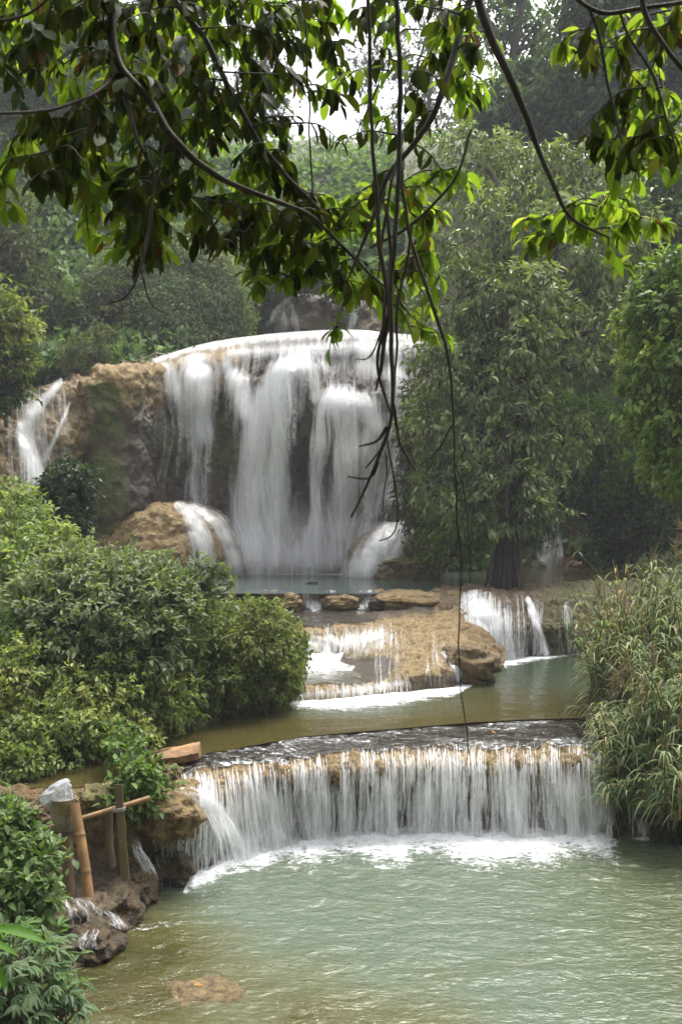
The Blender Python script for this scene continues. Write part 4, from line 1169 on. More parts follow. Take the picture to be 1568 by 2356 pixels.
plant("shrub", "yellow-green leafy shrub below the side cascade at the left edge", "shrub",
      [(20, 1195, 14.5, 80, 84, .9), (110, 1270, 13.8, 90, 66, .7), (10, 1310, 13.2, 100, 70, .8), (70, 1350, 12.9, 90, 60, .6), (20, 1410, 12.4, 80, 70, .6)],
      1400, 8, .11, .45, LIGHT, M_leaf, nt_=60, part="foliage", gap=.1, tmpl=T_MID)
plant("small_tree", "dark glossy small tree in front of the side cascade", "tree",
      [(155, 1120, 17.5, 56, 60, .6), (150, 1190, 17.3, 56, 56, .6), (125, 1150, 17.5, 36, 50, .5), (195, 1095, 17.3, 24, 34, .3)],
      620, 8, .13, .42, [(.016, .034, .012), (.028, .05, .018), (.045, .075, .028)], M_leaf_gloss, trunk=[P(150, 1300, 17.4), P(150, 1120, 17.4)], tr=.05, nt_=50, gap=.1)
plant("tree", "bright yellow-green tree at the left edge above the side cascade", "tree",
      [(15, 755, 22, 62, 56, 1.0), (-30, 820, 22, 80, 56, 1.0), (20, 830, 21.8, 50, 40, .7), (-40, 700, 22, 60, 60, 1)],
      700, 8, .19, .5, [(.08, .11, .03), (.13, .16, .045), (.19, .21, .08)], M_leaf, trunk=[P(-30, 1000, 22), P(-10, 780, 22)], tr=.09, nt_=40, gap=.12)
plant("shrub", "leafy plants at the foot of the yellow-green tree", "shrub",
      [(0, 900, 22.3, 60, 34, .5), (-40, 930, 22, 50, 40, .6), (80, 850, 24.6, 60, 30, .6)],
      380, 8, .17, .5, [(.03, .055, .018), (.05, .085, .025), (.08, .11, .04)], M_leaf, nt_=20, part="foliage", gap=.1)
plant("shrub", "wispy grey-green shrub on top of the mossy cliff", "shrub",
      [(195, 810, 25.5, 56, 44, .6), (170, 850, 25, 44, 30, .5), (240, 770, 26, 34, 26, .4)],
      420, 8, .12, .3, [(.05, .07, .035), (.08, .10, .05), (.12, .13, .08)], M_leaf_dull, nt_=30, part="foliage", gap=.1)
plant("shrub", "pale-leaved climber shrub leaning over the left cliff", "shrub",
      [(90, 700, 28, 60, 70, 1), (220, 740, 28.5, 70, 40, .8), (40, 600, 29, 60, 80, 1), (250, 680, 29, 60, 40, .8)],
      520, 8, .22, .5, [(.03, .045, .022), (.06, .075, .035), (.10, .11, .065)], M_leaf_dull, nt_=20, part="foliage", gap=.2)
plant("bamboo_clump", "feathery grey-green bamboo leaning in at the left edge", "bamboo",
      [(15, 540, 29, 48, 70, .9), (-20, 620, 29, 60, 60, .9), (30, 480, 29.5, 40, 40, .7), (-20, 470, 29.5, 60, 60, .8)],
      560, 9, .24, .16, [(.06, .075, .035), (.09, .105, .05), (.12, .13, .07)], M_leaf_dull, nt_=20, part="foliage", gap=.1, droop=.5)

plant("shrub", "small fresh-green plant growing from the edge of the weir", "plant",
      [(325, 1790, 9.15, 48, 46, .22), (300, 1840, 9.05, 32, 44, .18), (345, 1830, 9.1, 30, 40, .15), (275, 1725, 9.9, 46, 36, .25)],
      230, 6, .075, .55, [(.05, .10, .02), (.085, .15, .03), (.13, .19, .05)], M_leaf, nt_=50, twr=.004, tr=.008, tmpl=T_MID, part="foliage", gap=-.2)
plant("shrub", "leafy small shrub hugging the left edge beside the bamboo props", "shrub",
      [(25, 1930, 7.2, 60, 66, .3), (60, 2010, 7.0, 60, 80, .3), (20, 2090, 6.8, 80, 80, .3), (5, 1870, 7.4, 50, 30, .25), (90, 2080, 6.9, 36, 60, .25)],
      480, 7, .075, .5, [(.07, .12, .035), (.10, .16, .05), (.15, .20, .08)], M_leaf, nt_=90, twr=.004, tr=.008, tmpl=T_MID, part="foliage", gap=-.1)

def palmate(name, label, lobes, n, L, cols, mat):
    """shrub whose leaves sit in fans of five long leaflets"""
    e = empty(name, label, "shrub")
    pos, o = clusters(lobes, n, gap=-.2, shell=.5)
    k = 6
    q = np.repeat(np.arange(len(pos)), k); t = np.tile(np.linspace(-1.25, 1.25, k), len(pos))
    fwd = nrmz(o * .9 + rsph(len(pos)) * .5 + np.array([.25, -.2, .1]))
    up = nrmz(np.array([0, 0, 1.]) + o * .3 + rsph(len(pos)) * .3)
    side = nrmz(np.cross(fwd, up))
    ax = fwd[q] * np.cos(t)[:, None] + side[q] * np.sin(t)[:, None] + np.array([0, 0, -.25]) + rsph(len(q)) * .12
    cc = np.asarray(cols)[rng.integers(0, len(cols), len(pos))][q] * rng.uniform(.8, 1.2, (len(q), 1))
    m = MB()
    leaf_batch(m, pos[q], ax, up[q], L * rng.uniform(.75, 1.2, len(q)) * (1 - .3 * np.abs(t) / 1.25), .3, T_LANCE, cc, bendv=rng.uniform(.5, 1.5, len(q)))
    m.obj("foliage", mat, e)
    m = MB()
    root = P(20, 2460, 5.6)
    for i in range(len(pos)):
        a = pos[i] - o[i] * .12 + np.array([0, 0, -.10])
        tube(m, crom([root + (a - root) * .7 + rsph(1)[0] * .04, a, pos[i]], 5), np.linspace(.006, .0025, 5), 5, cap=False)
    m.obj("stem", M_bark, e)
    return e
palmate("shrub", "shrub with fans of long leaflets in the lower left corner beside the pool", [(40, 2200, 6.1, 120, 70, .35), (110, 2250, 5.9, 90, 90, .35), (60, 2320, 5.7, 130, 80, .35), (130, 2330, 5.8, 80, 60, .3), (10, 2260, 5.6, 120, 120, .3)],
        330, .105, [(.06, .11, .045), (.09, .15, .065), (.13, .19, .095), (.09, .16, .05)], M_leaf)
# one big fresh leaf blade hanging into the corner
m = MB()
leaf_batch(m, np.array([P(-20, 2140, 4.2), P(-30, 2200, 4.1), P(-40, 2165, 4.3)]), np.array([[1, -.1, .02], [.6, 0, -.8], [1, .2, -.3]]), np.array([[0, -.4, 1.]] * 3), np.array([.23, .16, .16]), .24, T_BIG, np.array([(.08, .19, .02)] * 3))
tag(m.obj("leaf_spray", M_leaf), "three bright green blades reaching in at the lower left edge", "leaf")

# right side: the big drooping tree
TB = P(1166, 1344, 19.9)
big = plant("tree", "big drooping grey-green tree on the rock beside the upper pool", "tree",
      [(1070, 370, 25, 110, 66, 1.6), (1200, 420, 24.5, 150, 90, 1.8), (1330, 430, 24.5, 130, 90, 1.6), (1110, 540, 23, 140, 90, 1.6), (1280, 580, 23, 170, 100, 1.8), (1410, 640, 23.5, 110, 90, 1.4),
       (1050, 690, 22, 110, 80, 1.3), (1200, 730, 21.6, 150, 90, 1.5), (1370, 760, 22, 110, 70, 1.2), (1040, 840, 21.6, 90, 80, 1.1), (1160, 890, 21, 130, 70, 1.2), (1310, 850, 21.8, 110, 50, 1),
       (1010, 990, 21.2, 72, 80, 1.0), (1120, 1030, 20.6, 110, 80, .9), (1010, 1110, 21.2, 66, 70, .9), (1130, 1130, 20.2, 90, 70, .8), (1215, 1080, 20.6, 80, 80, .8), (1165, 1190, 19.4, 80, 36, .3), (1100, 1180, 19.9, 60, 40, .4), (1185, 1120, 19.6, 60, 50, .4), (1230, 1170, 19.8, 50, 36, .4), (1430, 520, 24, 90, 80, 1.2), (1400, 830, 22.5, 90, 60, 1), (1230, 660, 20.8, 60, 60, .6), (1215, 800, 20.2, 60, 60, .6), (1200, 960, 19.9, 60, 60, .5), (1290, 1000, 21.5, 90, 60, .9)],
      4600, 9, .185, .40, GREY, M_leaf_gloss, trunk=[TB + np.array([0, 0, -.3]), P(1168, 1260, 20.0), P(1180, 1160, 20.3), P(1200, 980, 20.9), P(1210, 760, 21.8), P(1220, 540, 23.2)], tr=.22, nt_=260, twr=.014, droop=.8, gap=.30, gfreq=1.0, shell=.32, lump=.42, tfreq=.9, shoots=420)
# its fluted foot: a ribbed, flaring stump as part of the same tree
th = np.linspace(0, 2 * np.pi, 120); zz = np.linspace(0, 1, 46)[:, None]
rib = .5 + .5 * np.cos(th * 8 + 1.2 * np.sin(th * 3))[None]
R_ = .17 + .13 * (1 - zz) ** 2.2 * (.35 + .85 * rib) + .04 * rib + .02 * np.sin(th * 21)[None]
foot = np.stack([TB[0] + R_ * np.cos(th), TB[1] + R_ * np.sin(th), TB[2] - .25 + zz * 1.75 + 0 * R_], -1)
foot = foot + (.03 * fbm(foot * np.array([6, 6, 1.5]), 3))[..., None]
foot[..., 0] += zz * .05
grid_obj("buttress", foot, M_trunk, big)
m = MB()
for i in range(26):
    a = rng.uniform(math.pi * .6, math.pi * 1.7)
    p0 = TB + np.array([math.cos(a) * .20, math.sin(a) * .20, rng.uniform(.3, 1.2)])
    p1 = TB + np.array([math.cos(a) * rng.uniform(.30, .52), math.sin(a) * rng.uniform(.3, .5), -.05])
    tube(m, crom([p0, (p0 + p1) / 2 + np.array([0, 0, .05]), p1], 7), np.linspace(.02, .012, 7), 5)
m.obj("root", M_trunk, big)

plant("shrub", "bright green bush growing under the big tree beside the main fall", "shrub",
      [(1060, 1235, 22.6, 75, 62, .7), (985, 1262, 23.2, 50, 44, .5), (1010, 1190, 23, 60, 50, .6), (930, 1290, 23.6, 50, 22, .4), (1090, 1190, 22.6, 50, 60, .6)],
      850, 8, .13, .5, BRIGHT, M_leaf, nt_=40, part="foliage", gap=.1, droop=.5)
plant("shrub", "fine willow-like growth trailing beside the right edge of the main fall", "shrub",
      [(935, 1010, 23.4, 22, 80, .4), (925, 1120, 23.4, 20, 60, .35), (950, 1180, 23.2, 26, 50, .4), (950, 920, 23.6, 26, 50, .4)],
      300, 8, .17, .12, [(.05, .065, .03), (.08, .095, .045), (.12, .13, .07)], M_leaf_dull, nt_=50, part="foliage", gap=-.1, droop=.8)
plant("shrub", "shade-loving bush on the slope between the trunk and the bright vine tree", "shrub",
      [(1290, 945, 26, 100, 44, .9), (1400, 990, 25.5, 100, 56, .9), (1350, 1070, 26, 90, 50, .8), (1460, 1100, 24.5, 70, 70, .8)],
      900, 8, .16, .5, [(.04, .085, .015), (.07, .13, .02), (.11, .18, .03)], M_leaf, nt_=30, part="foliage", gap=.15)
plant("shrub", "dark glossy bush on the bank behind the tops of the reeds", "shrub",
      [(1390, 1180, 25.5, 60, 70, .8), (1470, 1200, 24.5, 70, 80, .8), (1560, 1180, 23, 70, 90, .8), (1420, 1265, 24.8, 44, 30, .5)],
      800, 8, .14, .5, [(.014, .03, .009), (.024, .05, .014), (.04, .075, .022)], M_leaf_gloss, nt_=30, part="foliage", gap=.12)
plant("tree", "bright green tree draped with vines at the right edge", "tree",
      [(1540, 640, 15.5, 80, 70, .8), (1520, 740, 15.2, 90, 90, .9), (1560, 850, 14.8, 110, 90, .9), (1500, 860, 15, 66, 70, .7), (1530, 960, 14.8, 84, 80, .8), (1580, 1070, 14.6, 86, 70, .8), (1600, 720, 15, 90, 120, .9), (1545, 1030, 14.8, 40, 50, .5)],
      2300, 8, .125, .55, BRIGHT, M_leaf, trunk=[P(1640, 1500, 15), P(1620, 1200, 15), P(1600, 800, 15.2)], tr=.12, nt_=120, tmpl=T_MID, gap=.1, droop=.55, shell=.45)
plant("tree", "dark tree behind the bright vine-draped one", "tree",
      [(1500, 430, 27, 100, 110, 1.8), (1560, 560, 26, 90, 120, 1.6), (1470, 560, 27, 70, 80, 1.3), (1450, 720, 26.5, 50, 70, 1.1)],
      1200, 8, .22, .5, [(.04, .075, .022), (.065, .11, .035), (.10, .15, .05)], M_leaf_gloss, trunk=[P(1560, 1000, 27), P(1530, 500, 27)], tr=.18, nt_=60, gap=.15)

# tall trees on the skyline
def skyline(label, lobes, n, L, cols, base, gap=.2, ratio=.5, droop=.5, tr=.22, k=8, nt_=70):
    lb = np.asarray(lobes, float)
    top = P(lb[:, 0].mean(), lb[:, 1].min() + 20, lb[:, 2].mean())
    b = P(*base)
    plant("tree", label, "tree", lobes, n, k, L, ratio, cols, M_leaf_dull, trunk=[b, (b + top) / 2 + rsph(1)[0] * .5, top], tr=tr, nt_=nt_, twr=.03, gap=gap, droop=droop, gfreq=.7, shell=.75, lump=.45, group=None, shoots=0)
skyline("dark rounded tree crown on the right skyline below the sky gaps", [(1180, 225, 37, 90, 60, 2.2), (1270, 250, 36, 110, 60, 2.2), (1130, 280, 37, 60, 40, 1.6), (1350, 270, 35, 90, 60, 2), (1230, 180, 37, 60, 34, 1.5)], 1500, .30, MIST, (1240, 480, 37), .12)
skyline("tall dark tree towering in the upper right corner", [(1440, 60, 34, 110, 90, 2.4), (1540, 130, 33, 90, 130, 2.4), (1380, 160, 34, 90, 60, 2), (1470, 230, 33, 110, 70, 2), (1330, 40, 35, 70, 60, 2), (1560, -20, 33, 100, 70, 2), (1400, -40, 34, 120, 60, 2)], 2300, .30, [(.04, .065, .03), (.065, .10, .042), (.09, .13, .055)], (1500, 500, 34), .16)
skyline("thin tree with sky showing through its twigs at the top right", [(1160, 110, 40, 60, 60, 1.8), (1230, 60, 40, 70, 60, 1.8), (1120, 30, 40, 60, 50, 1.8), (1280, 120, 39, 50, 40, 1.4), (1190, -20, 40, 90, 40, 1.8)], 560, .30, MIST, (1180, 420, 40), .42)
skyline("pale misty tree rising beyond the crest, right of the sky gap", [(940, 150, 82, 70, 90, 2.4), (1010, 230, 80, 80, 80, 2.4), (900, 290, 80, 56, 60, 2), (980, 330, 78, 80, 50, 2), (1050, 130, 80, 60, 80, 2), (960, 50, 82, 70, 60, 2), (1070, 290, 76, 60, 50, 1.8)], 1000, .32, [(.05, .06, .035), (.07, .08, .045), (.09, .10, .06)], (960, 460, 82), .32)
skyline("slender feathery tree at the edge of the bright sky gap", [(840, 310, 85, 34, 50, 1.4), (850, 200, 85, 40, 60, 1.4), (820, 130, 85, 50, 50, 1.4), (870, 120, 85, 50, 60, 1.4), (860, 370, 82, 30, 24, 1)], 380, .30, [(.06, .07, .04), (.08, .09, .055)], (850, 420, 85), .30, .4, .7, .12, nt_=40)
skyline("misty tree left of the sky gap, behind the hanging canopy", [(640, 250, 82, 50, 90, 2), (580, 330, 80, 66, 60, 2), (600, 140, 82, 70, 80, 2), (660, 60, 82, 60, 60, 2), (520, 220, 80, 70, 80, 2)], 900, .32, [(.04, .052, .03), (.06, .07, .04), (.08, .09, .055)], (600, 440, 82), .28)
skyline("hazy tall forest tree on the left slope, second from the edge", [(300, 120, 40, 110, 90, 2.6), (400, 230, 40, 90, 90, 2.4), (260, 280, 39, 110, 80, 2.2), (440, 90, 41, 80, 80, 2.2), (380, 360, 39, 80, 60, 2)], 1500, .32, MIST, (330, 520, 40), .18)
skyline("hazy tall forest tree on the left slope at the very edge", [(60, 80, 37, 110, 110, 2.6), (130, 220, 37, 100, 80, 2.2), (10, 250, 36, 90, 90, 2.2), (80, 360, 36, 110, 60, 2), (170, 20, 38, 90, 70, 2.2)], 1500, .30, MIST, (80, 520, 37), .18)
plant("hedge", "low clipped-looking hedge line along the far ridge in the sky gap", "hedge",
      [(720, 382, 95, 40, 12, 1), (780, 384, 95, 50, 12, 1), (840, 384, 95, 40, 12, 1), (680, 380, 95, 40, 14, 1)], 420, 8, .3, .55, [(.05, .065, .03), (.07, .085, .04)], M_leaf_dull, nt_=0, part="foliage", gap=-.3)

plant("shrub", "dark shrub on the gully wall above the thin grey cascade", "shrub",
      [(650, 655, 33.6, 60, 22, .8), (730, 650, 33.2, 50, 22, .8), (590, 690, 34.5, 26, 50, .8), (800, 670, 33.6, 50, 20, .7)],
      420, 8, .2, .5, [(.03, .045, .02), (.045, .065, .028), (.07, .085, .04)], M_leaf_dull, nt_=20, part="foliage", gap=0)

# ---------------------------------------------------------------- reeds on the right
def reeds(label, spots, nst, seed):
    e = empty("reed_clump", label, "reeds", "reed clumps on the right bank")
    ms, ml, pls = MB(), MB(), []
    r = np.random.default_rng(seed)
    for (bx, by, d, sx, h0, lean) in spots:
        for i in range(nst):
            b = P(bx + r.normal(0, sx), by + r.normal(0, 12), d + r.normal(0, .25))
            h = h0 * r.uniform(.6, 1.3)
            ln = np.array([lean + r.normal(0, .18), r.normal(-.12, .16), 0]) * h
            top = b + np.array([0, 0, h]) * .94 + ln
            pts = crom([b, b + np.array([0, 0, h * .5]) + ln * .3, top], 9)
            dry = r.random() < .18
            col = np.array((.36, .29, .16)) if dry else np.array((.13, .14, .05)) * r.uniform(.7, 1.3)
            tube(ms, pts, np.linspace(.010, .004, 9) * (1.25 if dry else 1), 5, cap=False, tint=col)
            nl = r.integers(12, 20)
            for j in range(nl):
                f = r.uniform(.15, 1.0)
                p = pts[min(int(f * 8), 8)]
                a = r.uniform(0, 2 * math.pi)
                dr = np.array([math.cos(a), math.sin(a) * .8 - .15, r.uniform(.35, 1.1)]); dr /= np.linalg.norm(dr)
                L = r.uniform(.2, .42) * (1.1 - .3 * f)
                t = np.linspace(0, 1, 7)[:, None]
                c_ = p + dr * L * t + np.array([0, 0, -1.]) * L * (.15 + r.uniform(.3, .9)) * t ** 2.2
                sd_ = np.cross(dr, [0, 0, 1.]); sd_ /= np.linalg.norm(sd_) + 1e-6
                w_ = (r.uniform(.007, .014) * np.array([.5, .95, 1, .9, .7, .42, .03]))[:, None]
                V = np.stack([c_ - sd_ * w_, c_ + sd_ * w_], 1).reshape(-1, 3)
                if dry and r.random() < .7 or r.random() < .10: tc = np.array((.42, .35, .20)) * r.uniform(.6, 1.1)
                else: tc = np.array([(.16, .22, .085), (.22, .28, .13), (.30, .34, .20), (.13, .20, .075)][r.integers(4)]) * r.uniform(.75, 1.2)
                ml.add(V, gridF(7, 2), tint=tc)
            if r.random() < .06 and h > .8 * h0:
                mp_ = MB(); pls.append(mp_)
                for j in range(60):
                    a = r.normal(size=3); a[2] = abs(a[2]) * 1.5; a /= np.linalg.norm(a)
                    q0 = top + np.array([0, 0, r.uniform(-.04, .20)])
                    tube(mp_, np.linspace(q0, q0 + a * r.uniform(.05, .13), 3), .0022, 4, cap=False, tint=np.array((.30, .23, .15)) * r.uniform(.7, 1.2))
    ms.obj("stalk", M_blade, e); ml.obj("blade", M_blade, e)
    for q in pls: q.obj("plume", M_blade, e)
    return e
reeds("tallest reeds with dry stalks and feathery plumes at the right edge", [(1500, 1560, 12.6, 50, 1.35, -.06), (1560, 1560, 12.4, 40, 1.5, .02), (1430, 1600, 12.9, 30, 1.35, -.10)], 40, 1)
reeds("reeds leaning out over the second pool, right of the brown wall", [(1400, 1640, 12.5, 26, 1.05, -.12), (1450, 1660, 12.0, 34, 1.0, -.06), (1410, 1560, 13.6, 24, .95, -.10), (1392, 1570, 14.0, 14, .95, -.14)], 42, 2)
reeds("reeds hanging beside the right end of the weir", [(1440, 1800, 11.0, 34, .75, -.05), (1500, 1780, 11.0, 40, .85, .0), (1420, 1745, 11.4, 22, .55, -.14)], 40, 3)
reeds("lush drooping reeds in front at the right edge by the lowest pool", [(1560, 1860, 10.5, 34, .8, -.04), (1530, 1780, 10.8, 40, .85, -.05), (1590, 1730, 10.8, 40, .95, -.02)], 44, 4)
reeds("short reeds drooping over the dark bank beside the thin veil of water", [(1500, 1850, 10.75, 24, .42, -.10), (1560, 1880, 10.45, 30, .5, -.08), (1420, 1840, 11.0, 14, .35, -.1)], 34, 6)
reeds("dense reeds in the middle of the right bank", [(1500, 1690, 11.7, 44, .95, -.03), (1570, 1670, 11.6, 40, 1.0, 0.), (1480, 1610, 12.2, 40, 1.0, -.04)], 44, 5)

# ---------------------------------------------------------------- boulders, props and small things
def boulder(name, label, x, y, d, rx, ry, rd, wet=.3, moss=.2, brn=.3, amp=.35, seed=0., mat=None):
    n1, n2 = 72, 46
    th = np.linspace(-.5 * np.pi, .5 * np.pi, n2)[:, None]; ph = np.linspace(0, 2 * np.pi, n1)[None]
    u = np.stack([np.cos(th) * np.cos(ph), np.cos(th) * np.sin(ph), np.sin(th) + 0 * ph], -1)
    r = 1 + amp * fbm(u * 1.5 + seed, 3) + .14 * amp * 2 * (.5 - np.abs(fbm(u * 5 + seed, 3)))
    u = np.sign(u) * np.abs(u) ** .85
    G = P(x, y, d) + u * r[..., None] * np.array([rx * d / F, rd, ry * d / F])
    return tag(grid_obj(name, G, mat or M_rock, wet=wet, moss=moss, brn=brn), label, "rock")
boulder("boulder", "knobbly brown boulder in the wet bank, nearest the small outlet fall", 252, 2090, 8.55, 62, 50, .30, .45, .15, .4, .4, 1)
boulder("boulder", "round brown boulder at the waterline below the plank stake", 318, 2045, 8.95, 40, 40, .22, .4, .1, .35, .35, 2)
boulder("boulder", "pale wet boulder at the foot of the leaning bamboo prop", 195, 2125, 8.15, 66, 50, .30, .5, .05, .1, .35, 3)
boulder("boulder", "dark boulder lowest on the left shore beside the leaf fans", 205, 2175, 7.9, 60, 44, .28, .45, .1, .4, .4, 4)
boulder("boulder", "brown lump of rock under the overhang of the weir", 400, 1985, 9.45, 46, 32, .25, .5, .1, .35, .4, 5)
boulder("boulder", "mossy round stone on the dam behind the crossbar", 222, 1842, 9.05, 40, 32, .18, .15, .5, .2, .3, 6)
boulder("boulder", "mossy lump on the dam right beside the bucket", 186, 1850, 9.0, 26, 30, .15, .15, .42, .25, .35, 7)
boulder("boulder", "tan stone on the dam under the plank stake top", 250, 1822, 9.3, 24, 16, .15, .1, .1, .1, .4, 8)
boulder("boulder", "low brown stones of the dam left of the bucket", 92, 1872, 8.95, 50, 30, .2, .2, .3, .3, .45, 9)
boulder("boulder", "dark ochre knob at the left end of the weir lip", 392, 1790, 9.75, 26, 24, .14, .35, .2, .15, .4, 10)
boulder("submerged_rock", "brown rock just breaking the surface of the pool", 470, 2296, 7.28, 104, 22, .30, .3, .34, .2, .2, 16)
boulder("submerged_rock", "shadowy brown rock under the shallow water near the left shore", 290, 2342, 7.1, 80, 26, .3, .4, .3, .35, .4, 12)
boulder("stone", "small dark stone lying in the upper pool", 717, 1342, 21.6, 13, 5, .1, .8, .1, .6, .4, 13)
boulder("boulder", "low mossy brown rock between the bright bush and the upper pool", 930, 1312, 23.4, 66, 32, .5, .3, .45, .35, .3, 14, M_rock_far)
boulder("rock", "low mossy ochre rock along the brim of the upper pool above the mound", 945, 1384, 18.9, 84, 24, .55, .15, .3, .0, .18, 21)
boulder("rock", "rounded tan rock between the two short spills on the top step", 788, 1386, 19.05, 44, 20, .35, .2, .1, .0, .22, 22)
boulder("rock", "tan rock on the brim right behind the round bush", 672, 1388, 19.0, 26, 22, .3, .2, .1, .0, .25, 23)
boulder("rock", "wet grey-tan rock between the second spill and the mossy brim rock", 884, 1390, 18.8, 34, 18, .3, .6, .1, .2, .35, 24)
boulder("rock", "rounded tan rock shoulder at the left end of the weir, hollow underneath", 392, 1872, 9.34, 74, 50, .34, .15, .08, .12, .25, 25)
boulder("rock", "rough dark-ochre knob at the right end of the travertine mound", 1082, 1528, 15.35, 60, 44, .5, .25, .3, .35, .28, 31)
boulder("boulder", "small tan stone at the foot of the bank cascade", 1322, 1300, 27, 14, 8, .15, .2, .1, .2, .4, 15)

def bamboo(name, label, pts, r, mat, n=16, flat=1., knots=()):
    m = MB()
    p = crom(pts, n * 3) if len(pts) > 2 else np.linspace(pts[0], pts[1], n * 3)
    rr = np.full(len(p), r) * (1 + .04 * fbm(p * 9, 2))
    for f in knots:
        i = int(f * (len(p) - 1)); rr[i] *= 1.10
    tube(m, p, rr, 14)
    o = m.obj(name, mat)
    for f in knots:
        i = int(f * (len(p) - 1)); a = nrmz(p[min(i + 1, len(p) - 1)] - p[i - 1])
        m = MB(); tube(m, [p[i] - a * .004, p[i] + a * .004], rr[i] * 1.03, 14)
        m.obj("node", M_bamboo_dark if mat is M_bamboo else M_bark, o)
    return tag(o, label, "post")
def top_of(x, y, d): return P(x, y, d)
bamboo("bamboo_prop", "thick orange-brown bamboo prop leaning left, in front of the bucket", [P(209, 2095, 8.12), P(191, 1960, 8.25), P(172, 1850, 8.38)], .043, M_bamboo, knots=(.33, .66))
bamboo("bamboo_prop", "dark weathered bamboo post standing under the bucket", [P(160, 2065, 8.42), P(152, 1890, 8.5)], .050, M_bamboo_dark, knots=(.5,))
bamboo("bamboo_prop", "short split bamboo stake hanging behind the crossbar", [P(259, 1995, 8.66), P(253, 1935, 8.7), P(251, 1868, 8.74)], .032, M_bamboo_dark, knots=(.55,))
bamboo("bamboo_crossbar", "thin bamboo crossbar slanting up to the right behind the props", [P(45, 1925, 8.5), P(180, 1886, 8.55), P(345, 1836, 8.8)], .024, M_bamboo, knots=(.2, .45, .75))
# flat plank stake
def plank(name, label, a, b, w, t, mat, cat="stake"):
    m = MB()
    n = 24
    p = np.linspace(a, b, n)
    ax = nrmz(b - a); side = nrmz(np.cross(ax, [0, 1, 0])); fr = np.cross(side, ax)
    wv = w * (1 + .12 * fbm(p * 6, 2))[:, None]
    ring = np.stack([p - side * wv - fr * t, p + side * wv - fr * t, p + side * wv + fr * t, p - side * wv + fr * t], 1)
    i = np.arange(n - 1)[:, None] * 4; j = np.arange(4)[None]
    m.add(ring.reshape(-1, 3), np.stack([i + j, i + (j + 1) % 4, i + 4 + (j + 1) % 4, i + 4 + j], -1).reshape(-1, 4))
    m.add(ring[0], [[0, 1, 2, 3]]); m.add(ring[-1], [[3, 2, 1, 0]])
    return tag(m.obj(name, mat, smooth=False), label, cat)
st = plank("plank_stake", "tall flat brown plank stake tied to the crossbar beside the plant", P(289, 2025, 8.58), P(272, 1805, 8.68), .033, .012, M_bamboo_dark)
m = MB()
for q in range(3):
    t = np.linspace(0, 2 * np.pi, 20)
    c0 = P(276, 1858 + q * 3, 8.66)
    tube(m, np.stack([c0[0] - .012 + .058 * np.cos(t), c0[1] + .05 * np.sin(t), c0[2] + .006 * np.cos(t)], 1), .004, 5)
mt_, tt, to, tN, tL = nodes("cord")
p_ = tN('BsdfPrincipled'); p_.inputs['Base Color'].default_value = (.32, .29, .24, 1); tL(p_.outputs[0], to.inputs['Surface'])
m.obj("binding", mt_, st)

# bucket with a plastic bag over it
def metal_mat():
    m, t, o, N, Lk = nodes("tarnished_tin")
    tc = N('TexCoord').outputs['Object']
    n1 = noise(N, Lk, tc, 9., 5, .65); n2 = noise(N, Lk, tc, 40., 3)
    col = mixc(N, Lk, mapr(N, Lk, n1, .4, .65), (.26, .25, .19), (.20, .15, .06))
    col = mixc(N, Lk, mapr(N, Lk, n2, .55, .8), col, (.05, .04, .025))
    p = N('BsdfPrincipled'); Lk(col, p.inputs['Base Color']); p.inputs['Roughness'].default_value = .5; p.inputs['Metallic'].default_value = .25
    Lk(p.outputs[0], o.inputs['Surface'])
    return m
M_tin = metal_mat()
bc = empty("bucket", "tarnished tin bucket set on the dark bamboo post", "bucket")
th = np.linspace(0, 2 * np.pi, 56)
prof = [(0, .0), (.088, 0), (.094, .004), (.100, .10), (.106, .20), (.112, .26), (.116, .265), (.116, .272), (.108, .272), (.104, .262), (.092, .01), (0, .01)]
prof = np.array(prof)
B0 = P(147, 1908, 8.47)
lean = np.array([-.05, 0, 0])
Gb = np.stack([B0[0] + prof[:, 0:1] * np.cos(th) + prof[:, 1:2] * lean[0], B0[1] + prof[:, 0:1] * np.sin(th), B0[2] + prof[:, 1:2] + 0 * th], -1)
grid_obj("bucket_body", Gb, M_tin, bc)
m = MB()
for hz in (.165,):
    tube(m, np.stack([B0[0] + .112 * np.cos(th) + hz * lean[0], B0[1] + .112 * np.sin(th), B0[2] + hz + .006 * np.sin(th * 2)], 1), .004, 6)
m.obj("wire_ring", M_bamboo_dark, bc)
m = MB()
a = P(168, 1850, 8.6)
tube(m, crom([P(172, 1868, 8.63), P(168, 1850, 8.62), P(163, 1835, 8.62)], 8), .009, 6)
m.obj("handle", M_bamboo, bc)

def bag_mat():
    m, t, o, N, Lk = nodes("plastic_bag")
    p = N('BsdfPrincipled'); p.inputs['Base Color'].default_value = (.72, .74, .76, 1); p.inputs['Roughness'].default_value = .3
    tl = N('BsdfTranslucent'); tl.inputs['Color'].default_value = (.55, .57, .6, 1)
    tp = N('BsdfTransparent')
    a = N('MixShader'); a.inputs[0].default_value = .35; Lk(p.outputs[0], a.inputs[1]); Lk(tl.outputs[0], a.inputs[2])
    b = N('MixShader'); b.inputs[0].default_value = .22; Lk(a.outputs[0], b.inputs[1]); Lk(tp.outputs[0], b.inputs[2])
    tc = N('TexCoord').outputs['Object']
    h = noise(N, Lk, tc, 16., 5, .6, 1.5)
    bp = N('Bump'); bp.inputs['Strength'].default_value = .9; bp.inputs['Distance'].default_value = .04
    Lk(h, bp.inputs['Height']); Lk(bp.outputs[0], p.inputs['Normal'])
    Lk(b.outputs[0], o.inputs['Surface'])
    return m
ring = [(141, 1880, 22), (138, 1858, 25), (131, 1838, 32), (130, 1824, 30), (137, 1810, 23), (145, 1799, 14), (148, 1792, 1)]
zz = np.linspace(0, len(ring) - 1, 44)
rg = np.array(ring, float)
